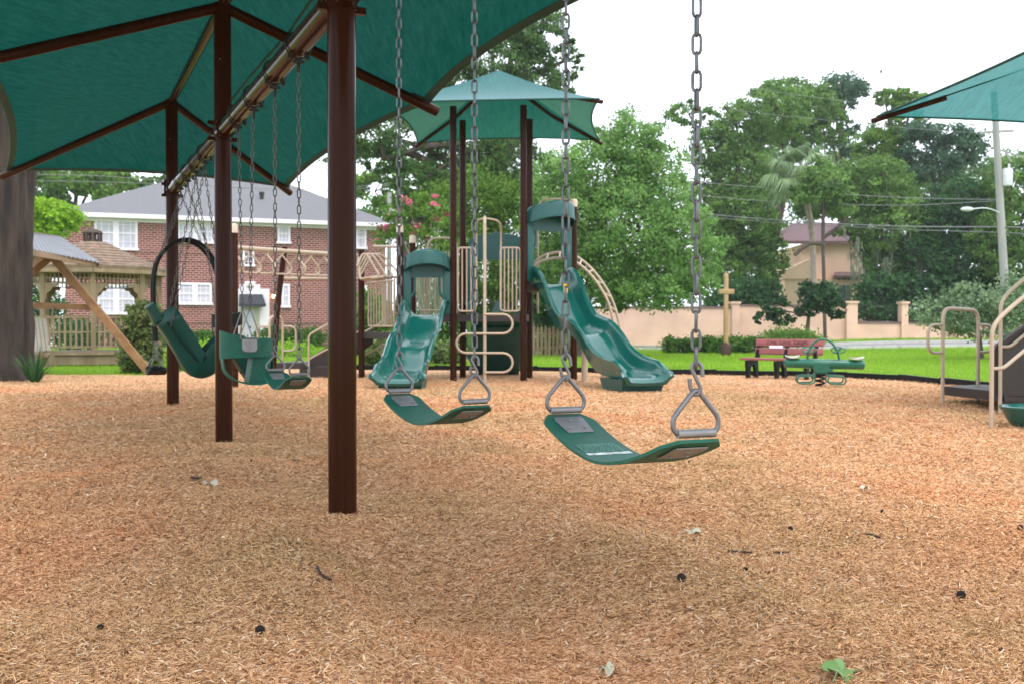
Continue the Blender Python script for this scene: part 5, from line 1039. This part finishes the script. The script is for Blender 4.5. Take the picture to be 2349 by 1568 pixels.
# ================================================================== TREES AND SHRUBS
def hedge_box(name, label, blobs, n, size, lm, base, group=None, cat='hedge', zmin=.0, per=30, clump=.35):
    t = thing(name, label, cat, base, 0, group); rng = np.random.default_rng(sum(map(ord, label))); P, T, K = crown_points(blobs, n, rng, clump, per, .7)
    ok = P[:, 2] > zmin-.05; P, T = P[ok], T[ok]; fast('foliage', leaf_quads(P, size, rng), 4, M[lm], T, t); m = MB()
    for b in blobs:
        for k in range(5): a = 2*math.pi*k/5; m.tube([Vector((b[0]+b[3]*.15*math.cos(a), b[1]+b[4]*.15*math.sin(a), zmin-.1)), Vector((b[0]+b[3]*.55*math.cos(a), b[1]+b[4]*.55*math.sin(a), b[2]+b[5]*.4))], [.03, .012], 5)
    m.build('stem', M['bark_dark'], t); return t
def build_trees():
    from mathutils import noise as mnoise
    # trunk at the left edge
    b = G(-12, 872); t = thing('trunk_tree', 'huge grey barked tree trunk at the left edge of the picture', 'tree', b); m = MB(); top = W(20, -400, 16.4)
    def tr(u, v):
        a = 2*math.pi*v; z = -.15+9*u; r = .53*(1-.12*u)+.10*math.exp(-z*3.2)*(1+.3*math.cos(3*a)); r *= 1+.035*math.sin(5*a+z*1.3)+.02*math.sin(11*a-z*.8); r += .05*mnoise.noise(Vector((math.cos(a)*5, math.sin(a)*5, z*1.1)))+.035*mnoise.noise(Vector((math.cos(a)*13, math.sin(a)*13, z*2.2))); c = b.lerp(top, u) if False else b; return Vector((c.x+.03*z+r*math.cos(a), c.y+r*math.sin(a), z))
    m.grid(tr, 130, 110); m.build('trunk', M['bark'], t)
    rng = np.random.default_rng(9); P, T, K = crown_points([(b.x-.8, b.y-.8, 7.6, 2.4, 2.4, 1.6), (b.x-1.6, b.y+2.5, 6.4, 1.5, 1.8, 1.2)], 9000, rng); fast('crown', leaf_quads(P, .13, rng), 4, M['leaf_mid'], T, t); mm = MB(); mm.tube(smooth_path([Vector((b.x+.2, b.y, 5.5)), Vector((b.x-.6, b.y+.8, 6.2)), Vector((b.x-1.6, b.y+2.4, 6.6))], 4), [.2]*4+[.12]*5, 8); mm.build('limb', M['bark'], t)
    # spiky plant
    q = G(80, 876); t = thing('spiky_plant', 'dark spiky leaved plant at the foot of the big trunk', 'plant', q); V = []; T = []; rng = np.random.default_rng(2)
    for k in range(70):
        a = rng.uniform(0, 2*np.pi); l = rng.uniform(.35, .62); o = rng.uniform(.1, .9); d = Vector((math.cos(a)*o, math.sin(a)*o, 1)).normalized(); s = Vector((-math.sin(a), math.cos(a), 0))*.016; p = q+Vector((math.cos(a), math.sin(a), 0))*.05; md = p+d*l*.55; tip = p+d*l+Vector((math.cos(a), math.sin(a), 0))*.1*o-UP*.08*o
        V += [p-s, p+s, md+s*.9, md-s*.9, md-s*.9, md+s*.9, tip+s*.05, tip-s*.05]; T += [rng.uniform(0, 1)]*2
    fast('leaves', np.array([tuple(v) for v in V]), 4, M['leaf_dark'], T, t)
    # ivy column, shrubs by the house
    ivy = lambda px, py, d, rx, ry: blob(px, py, d, rx, ry)
    hedge_box('ivy_bush', 'tall ivy covered shrub right of the gazebo steps', [ivy(325, 805, 19.6, 38, 48), ivy(322, 742, 19.6, 36, 44), ivy(340, 714, 19.6, 24, 24), ivy(312, 830, 19.3, 30, 28)], 9000, .075, 'leaf_ivy', G(325, 855), cat='shrub', per=40, clump=.3)
    hedge_box('low_shrub', 'small round shrub behind the far swing post', [blob(420, 842, 20.5, 22, 16), blob(440, 836, 20.8, 16, 14)], 1500, .06, 'leaf_ivy', G(420, 852), cat='shrub')
    for k, (px, lab) in enumerate(((455, 'green hedge under the lower left house windows'), (665, 'dark green hedge right of the house entrance'))):
        hedge_box('house_hedge', lab, [blob(px+dx, 785+(k*-3), 43.5+k, 38, 22+6*k) for dx in (-42, 0, 42)], 5000, .12, 'leaf_hedge', G(px, 795), 'hedges along the brick house', per=30)
    hedge_box('flower_shrub', 'loose green shrub with pale flowers beside the steel steps', [blob(880, 745, 27, 30, 52), blob(846, 735, 27, 24, 62), blob(905, 770, 26, 22, 40)], 4500, .12, 'leaf_mid', G(870, 835), cat='shrub')
    hedge_box('tall_grass_clump', 'tall strappy green clump behind the short slide', [blob(880, 812, 23, 40, 26), blob(1020, 810, 24, 40, 24)], 3500, .10, 'leaf_ivy', G(880, 835), cat='plant')
    hedge_box('mown_mound', 'bright low ground cover before the house hedge', [blob(650, 805, 30, 70, 10), blob(470, 800, 34, 60, 10), blob(560, 804, 32, 50, 8)], 4000, .09, 'leaf_lime', G(650, 818), cat='ground cover')
    hedge_box('clipped_hedge', 'dark clipped hedge behind the wooden cross', [blob(1540+25*k, 793, 33.6, 24, 20) for k in range(9)], 12000, .07, 'leaf_hedge', G(1640, 812), per=40, clump=.3)
    hedge_box('round_shrub', 'bright rounded shrub behind the maroon bench', [blob(1790, 778, 39, 44, 17), blob(1830, 778, 39, 42, 18), blob(1850, 784, 39, 36, 14)], 7000, .08, 'leaf_mid', G(1810, 800), cat='shrub')
    # trees, left to right
    bz = lambda px, d: (W(px, 760, d).x, d, hgt(W(px, 760, d).x, d))
    tree('far_tree', 'light green tree behind the left end of the brick house', 'tree', bz(150, 66), [blob(110, 430, 66, 90, 62), blob(230, 410, 66, 70, 50), blob(60, 480, 66, 60, 80), blob(300, 395, 68, 50, 36)], 9000, .34, 'leaf_mid', tr=.3)
    tree('far_tree', 'leafy tree rising behind the house roof, right of the bright one', 'tree', bz(420, 70), [blob(400, 395, 70, 90, 42), blob(500, 400, 70, 70, 40)], 3000, .34, 'leaf_mid', tr=.3)
    tree('lime_tree', 'bright lime green small tree at the house corner', 'tree', bz(100, 34), [blob(135, 500, 34, 48, 26), blob(95, 490, 34, 40, 34), blob(110, 530, 34, 40, 22), blob(165, 512, 34, 26, 14)], 6500, .12, 'leaf_lime', tr=.09, clump=.3)
    hedge_box('garden_shrub', 'dark shrubbery seen through the gazebo', [blob(95, 700, 40, 40, 50), blob(60, 720, 40, 40, 60), blob(170, 770, 36, 60, 30)], 4000, .14, 'leaf_dark', G(100, 800), cat='shrub')
    tree('far_tree', 'yellow green trees between the house and the tower', 'tree', bz(900, 64), [blob(860, 440, 64, 60, 40), blob(960, 425, 64, 80, 60), blob(1040, 440, 64, 60, 60), blob(900, 500, 66, 80, 50), blob(1010, 520, 66, 90, 70)], 13000, .27, 'leaf_mid', tr=.3)
    tree('live_oak', 'tall dark live oak with hanging moss behind the tower roof', 'tree', bz(1150, 40), [blob(1190, 70, 40, 80, 70), blob(1295, 140, 40, 42, 60), blob(1130, 120, 40, 110, 110), blob(1235, 90, 40, 75, 85), blob(1240, 215, 40, 65, 60), blob(1020, 180, 40, 90, 80), blob(880, 310, 38, 110, 62), blob(770, 330, 37, 70, 55), blob(880, 365, 37, 60, 36), blob(965, 415, 38, 70, 50), blob(1060, 360, 40, 110, 90), blob(1170, 400, 40, 120, 90), blob(1290, 190, 40, 40, 30)], 70000, .11, 'leaf_oak', tr=.5, trunk_top=tuple(W(1130, 240, 40)), nb=40, clump=.13, per=50)
    tree('garden_tree', 'mid green tree seen between the roofed tower posts', 'tree', bz(1205, 36.5), [blob(1080, 470, 36.5, 90, 80), blob(1160, 490, 36.5, 90, 90), blob(1230, 470, 36.5, 70, 80), blob(1100, 600, 36.5, 110, 80), blob(1200, 630, 36.5, 80, 80), blob(1050, 690, 36.5, 80, 60)], 38000, .10, 'leaf_mid', tr=.2, nb=20)
    hedge_box('back_shrubbery', 'green shrubbery below the raised decks', [blob(950+60*k, 750+6*(k % 2), 36, 55, 42) for k in range(6)], 9000, .12, 'leaf_hedge', G(1090, 815), cat='shrub')
    b_ = Vector(bz(893, 58)); tp = thing('far_pole', 'thin far grey pole above the right end of the brick house', 'utility pole', b_); m = MB(); m.tube([b_, W(893, 442, 58)], .13, 8); m.build('pole', M['pole'], tp); m = MB(); m.bar(W(893, 478, 58), W(935, 500, 58), .06, .06); m.build('arm', M['grey_metal'], tp)
    t = thing('crape_myrtle', 'pink flowering crape myrtle with thin pale stems', 'tree', G(985, 826)); b = Vector(t.location)
    m = MB(); E_ = [W(px, py, 27) for px, py in ((905, 500), (940, 470), (990, 470), (1010, 500), (975, 540), (930, 540), (890, 540), (1020, 560))]
    for k, e in enumerate(E_): s = b+Vector((.12*math.cos(k), .12*math.sin(k), -.1)); q = smooth_path([s, s.lerp(e, .5)+Vector((-.12*(e.x-s.x), 0, .2)), e], 5); m.tube(q, [.045*(1-.8*j/(len(q)-1)) for j in range(len(q))], 6)
    m.build('trunk', M['bark_pale'], t); rng = np.random.default_rng(21)
    P, T, K = crown_points([(e.x, e.y, e.z, .42, .42, .36) for e in E_], 3200, rng, .3, 24); fast('crown', leaf_quads(P, .09, rng), 4, M['leaf_mid'], T, t)
    P, T, K = crown_points([(e.x, e.y, e.z+.12, .3, .4, .22) for e in E_[:7]], 1000, rng, .24, 50, .3); fast('blossom', leaf_quads(P, .06, rng), 4, M['pink'], T, t)
    rng = np.random.default_rng(8); t = thing('weeping_tree', 'bare grey weeping shrub behind the short slide hood', 'shrub', G(995, 826)); V = []; T = []
    for k in range(260):
        p = np.array(W(rng.uniform(950, 1030), rng.uniform(570, 660), rng.uniform(25.5, 27))); l = rng.uniform(.4, 1.1); s = np.array([.012, .004, 0]); e = p+np.array([rng.normal(0, .08), rng.normal(0, .05), -l]); V += [p-s, p+s, e+s*.4, e-s*.4]; T.append(rng.uniform(0, 1))
    fast('stems', np.array(V), 4, M['moss'], T, t)
    tree('sweetgum', 'big bright green sweetgum tree behind the tall slide', 'tree', bz(1318, 30), [blob(1450, 330, 30, 90, 80), blob(1395, 400, 30, 130, 100), blob(1500, 420, 30, 100, 90), blob(1440, 520, 29.5, 170, 110), blob(1330, 520, 30, 120, 130), blob(1570, 560, 30, 95, 90), blob(1510, 630, 29.5, 120, 70), blob(1370, 640, 30, 110, 75), blob(1600, 640, 30, 60, 60), blob(1480, 665, 29.5, 130, 50), blob(1400, 680, 29.5, 60, 34), blob(1270, 440, 30.5, 80, 90), blob(1255, 590, 30.5, 70, 110)], 88000, .088, 'leaf_gum', tr=.2, trunk_top=tuple(W(1400, 430, 30)), nb=60, clump=.13, per=46, inner=.3)
    hedge_box('dark_shrub', 'dark vine covered shrub under the raised deck', [blob(1262, 700, 31.5, 50, 45), blob(1290, 730, 31.5, 40, 30), blob(1240, 665, 31.5, 40, 40)], 6000, .10, 'leaf_dark', G(1262, 815), cat='shrub')
    tree('broad_oak', 'broad olive green oak left of the palm', 'tree', bz(1700, 56), [blob(1690, 290, 56, 70, 50), blob(1770, 260, 56, 90, 70), blob(1640, 340, 56, 70, 60), blob(1700, 400, 56, 95, 80), blob(1580, 262, 57, 55, 28), blob(1690, 500, 55, 95, 80), blob(1725, 560, 55, 75, 80), blob(1768, 600, 54.5, 44, 70), blob(1790, 420, 56, 55, 50), blob(1650, 560, 55, 60, 80), blob(1700, 620, 55, 80, 60), blob(1620, 460, 56, 60, 60)], 62000, .15, 'leaf_far', tr=.45, nb=40, clump=.13, per=46)
    tree('tall_oak', 'tall oak with clear top above the palm', 'tree', bz(1730, 62), [blob(1800, 215, 62, 60, 40), blob(1860, 245, 62, 65, 50), blob(1770, 280, 62, 50, 50), blob(1900, 290, 62, 40, 55), blob(1840, 300, 62, 70, 40)], 22000, .16, 'leaf_far', tr=.4, nb=30, clump=.15, per=44)
    tree('pine_tree', 'slender pine with tufted top right of the tall oak', 'tree', bz(1930, 66), [blob(1930, 200, 66, 52, 28), blob(1895, 215, 66, 34, 20), blob(1965, 205, 66, 30, 24), blob(1925, 245, 66, 36, 20), blob(1945, 295, 66, 26, 16), blob(1910, 330, 66, 26, 14), blob(1950, 350, 66, 24, 14)], 5200, .2, 'leaf_pine', tr=.22, trunk_top=tuple(W(1932, 195, 66)), nb=16, clump=.26, per=30)
    tree('vine_tree', 'vine draped tree partly behind the pale shade roof', 'tree', bz(2060, 60), [blob(2055, 235, 60, 34, 40), blob(2075, 280, 60, 40, 50), blob(2030, 225, 60, 32, 20), blob(2095, 230, 60, 36, 16), blob(2010, 350, 60, 50, 50), blob(2040, 330, 60, 50, 40), blob(2060, 400, 60, 60, 50)], 20000, .15, 'leaf_mid', tr=.3, nb=16, clump=.15, per=44)
    tree('layered_pine', 'dark pine with flat layered branches left of the utility pole', 'tree', bz(2150, 58), [blob(2120, 300, 58, 55, 14), blob(2170, 310, 58, 60, 18), blob(2200, 330, 58, 60, 18), blob(2110, 350, 58, 46, 14), blob(2180, 370, 58, 70, 14), blob(2230, 350, 58, 34, 24), blob(2140, 400, 58, 60, 18)], 9500, .17, 'leaf_pine', tr=.3, nb=24, clump=.24, per=36)
    tree('mossy_oak', 'wide dark oak hung with grey moss beside the peach house', 'tree', bz(2010, 54), [blob(1990, 440, 54, 100, 80), blob(1930, 440, 54, 66, 48), blob(1945, 535, 53, 34, 20), blob(2050, 520, 53, 95, 80), blob(2010, 580, 53, 36, 50), blob(2040, 620, 53, 60, 70), blob(1880, 440, 55, 70, 60), blob(2010, 690, 53, 44, 50)], 50000, .15, 'leaf_far', tr=.45, nb=36, clump=.13, per=46)
    o = [k for k in bpy.data.objects if k.name.startswith('mossy_oak')][0]; rng = np.random.default_rng(4); V = []; T = []
    CL = [(rng.uniform(1940, 2120), rng.uniform(520, 670), rng.uniform(.3, 1.3)) for k in range(34)]
    for k in range(420):
        cx_, cy_, cl = CL[k % 34]; p = np.array(W(cx_+rng.normal(0, 4), cy_+rng.normal(0, 5), 51.2+.04*(k % 34))); l = cl*rng.uniform(.4, 1.2); s = np.array([rng.uniform(.015, .04), .02, 0]); e = p+np.array([rng.normal(0, .1), 0, -l]); V += [p-s, p+s, e+s*.2, e-s*.2]; T.append(rng.uniform(0, 1))
    fast('hanging_moss', np.array(V), 4, M['moss'], T, o)
    tree('back_tree', 'pale green tree filling the gap behind the palm', 'tree', bz(1760, 76), [blob(1720, 420, 76, 90, 90), blob(1800, 470, 76, 80, 80), blob(1680, 540, 76, 90, 90), blob(1760, 350, 76, 60, 50)], 14000, .24, 'leaf_back', tr=.3, clump=.16, per=44)
    tree('back_tree', 'pale green tree behind the slender pine and vine draped tree', 'tree', bz(1980, 74), [blob(1950, 400, 74, 80, 70), blob(2030, 430, 74, 80, 80), blob(1985, 330, 74, 50, 45), blob(1900, 440, 74, 70, 60)], 13000, .24, 'leaf_back', tr=.3, clump=.16, per=44)
    tree('back_tree', 'pale green tree behind the dark layered pine', 'tree', bz(2200, 74), [blob(2150, 450, 74, 80, 70), blob(2240, 440, 74, 80, 70), blob(2320, 430, 74, 80, 80)], 12000, .24, 'leaf_back', tr=.3, clump=.16, per=44)
    tree('round_tree', 'dense rounded dark green tree left of the pole', 'tree', bz(2190, 52), [blob(2190, 470, 52, 70, 60), blob(2150, 520, 52, 60, 70), blob(2230, 520, 52, 60, 70), blob(2190, 600, 52, 90, 70), blob(2110, 590, 52, 60, 60)], 36000, .145, 'leaf_dark', tr=.4, nb=20, clump=.14, per=46)
    tree('edge_tree', 'olive tree behind the utility pole at the right edge', 'tree', bz(2320, 50), [blob(2320, 420, 50, 60, 60), blob(2340, 520, 50, 90, 80), blob(2280, 560, 50, 60, 80), blob(2350, 620, 50, 90, 70), blob(2270, 470, 51, 40, 40)], 30000, .14, 'leaf_far', tr=.35, nb=20, clump=.14, per=46)
    hedge_box('back_thicket', 'dark thicket behind the iron railings', [blob(2010+k*52, 690, 51+.3*(k % 2), 44, 60) for k in range(8)], 16000, .2, 'leaf_dark', bz(2100, 51), cat='shrub', zmin=.2, per=40, clump=.3)
    # palm
    d = 48; b = Vector(bz(1862, d)); c = W(1832, 400, d); t = thing('cabbage_palm', 'tall cabbage palm with drooping fan fronds above the peach house', 'palm', b); m = MB(); m.tube(smooth_path([b-UP*.1, W(1866, 620, d), W(1858, 500, d), c], 5), .14, 10); m.build('trunk', M['bark_pale'], t); V = []; T = []; rng = np.random.default_rng(31); st = MB()
    for k in range(26):
        a = 2.4*k; el = R(75)-R(120)*k/26; dr = Vector((math.cos(a)*math.cos(el), math.sin(a)*math.cos(el), math.sin(el))); e = c+dr*rng.uniform(.7, 1.0); st.tube([c, e], [.02, .012], 5); sd = dr.cross(UP).normalized(); upv = sd.cross(dr).normalized(); tn = rng.uniform(.2, .9)
        for j in range(24):
            f = -1.35+2.7*j/23; q = (dr*math.cos(f)+sd*math.sin(f)); L = rng.uniform(1.0, 1.3)*(1-.15*abs(f)); w = upv.cross(q).normalized()*.05; m1 = e+q*L*.55+upv*.05; tp = e+q*L-UP*(.45+.15*abs(f)); V += [e-w*.6, e+w*.6, m1+w, m1-w, m1-w, m1+w, tp+w*.1, tp-w*.1]; T += [tn]*2
    fast('fronds', np.array([tuple(v) for v in V]), 4, M['palm'], T, t); st.build('stalks', M['bark_pale'], t)
    rng = np.random.default_rng(77); P, Tn, K = crown_points([(c.x+.15, c.y-.2, c.z-.15, .32, .3, .42)], 500, rng, .3, 25, .3); fast('seed_cluster', leaf_quads(P, .08, rng), 4, M['leaf_lime'], Tn, t)
    # bare thin trunk and magnolia in front of the pink wall
    t = thing('thin_trunk_tree', 'thin straight dark trunk beside the palm trunk', 'tree', bz(1893, 46)); b = Vector(t.location); m = MB(); m.tube(smooth_path([b-UP*.1, W(1890, 640, 46), W(1888, 540, 46), W(1890, 440, 46)], 4), .085, 8); m.tube(smooth_path([W(1889, 560, 46), W(1855, 560, 46), W(1822, 585, 46)], 4), .09, 8); m.tube(smooth_path([W(1889, 545, 46), W(1925, 520, 46), W(1945, 500, 46)], 4), .09, 8); m.build('trunk', M['bark_dark'], t); rng = np.random.default_rng(3); P, T, K = crown_points([blob(1890, 420, 46, 50, 50), blob(1930, 470, 46, 40, 30), blob(1850, 450, 46, 40, 30)], 4500, rng); fast('crown', leaf_quads(P, .16, rng), 4, M['leaf_far'], T, t)
    tree('magnolia', 'dark glossy magnolia in front of the pink wall', 'tree', bz(1850, 42.5), [blob(1772, 700, 42.5, 36, 28), blob(1748, 730, 42.5, 18, 14), blob(1800, 735, 42.5, 24, 12), blob(1885, 682, 42.5, 44, 32), blob(1918, 706, 42.5, 24, 24), blob(1855, 665, 42.5, 24, 18), blob(1850, 715, 42.5, 22, 16)], 4200, .16, 'leaf_mag', tr=.11, trunk_top=tuple(W(1858, 690, 42.5)), nb=14, clump=.24, per=24)
    hedge_box('wall_vine', 'dark foliage spilling over the pink wall left of the magnolia', [blob(1655, 690, 49, 40, 24), blob(1705, 672, 49, 44, 32), blob(1750, 672, 49, 32, 26)], 6000, .15, 'leaf_dark', bz(1690, 49), cat='shrub', zmin=1.2)
    tree('grey_shrub_tree', 'loose grey green shrub behind the tan grab rails', 'shrub', bz(2255, 27), [blob(2160, 715, 27, 60, 36), blob(2230, 690, 27, 70, 40), blob(2300, 715, 27, 70, 50), blob(2190, 745, 27, 50, 26), blob(2260, 745, 27, 70, 30), blob(2340, 690, 27, 60, 60), blob(2200, 670, 27.5, 26, 24)], 9000, .085, 'leaf_grey', tr=.05, nb=30, clump=.28, per=26)
# ================================================================== BUILD
build_ground(); build_road(); build_border(); build_grass()
build_swing_set(); build_swings(); build_play(); build_right_play(); build_bench(); build_rider(); build_cross()
build_brick_house(); build_gazebo(); build_frame_swing(); build_far_right(); build_trees(); build_litter()
# thin humid air: one closed box round the scene
hz = MB(); hz.box((0, 105, 12), (220, 250, 32)); hzo = hz.build('haze', None); tag(hzo, kind='stuff')
hm = bpy.data.materials.new('humid_air'); hm.use_nodes = True; hn = hm.node_tree.nodes; hn.remove(hn['Principled BSDF']); pv = hn.new('ShaderNodeVolumePrincipled'); pv.inputs['Color'].default_value = (.93, .97, 1, 1); pv.inputs['Density'].default_value = .0005; pv.inputs['Anisotropy'].default_value = .2
hm.node_tree.links.new(pv.outputs[0], hn['Material Output'].inputs['Volume']); hzo.data.materials.append(hm)
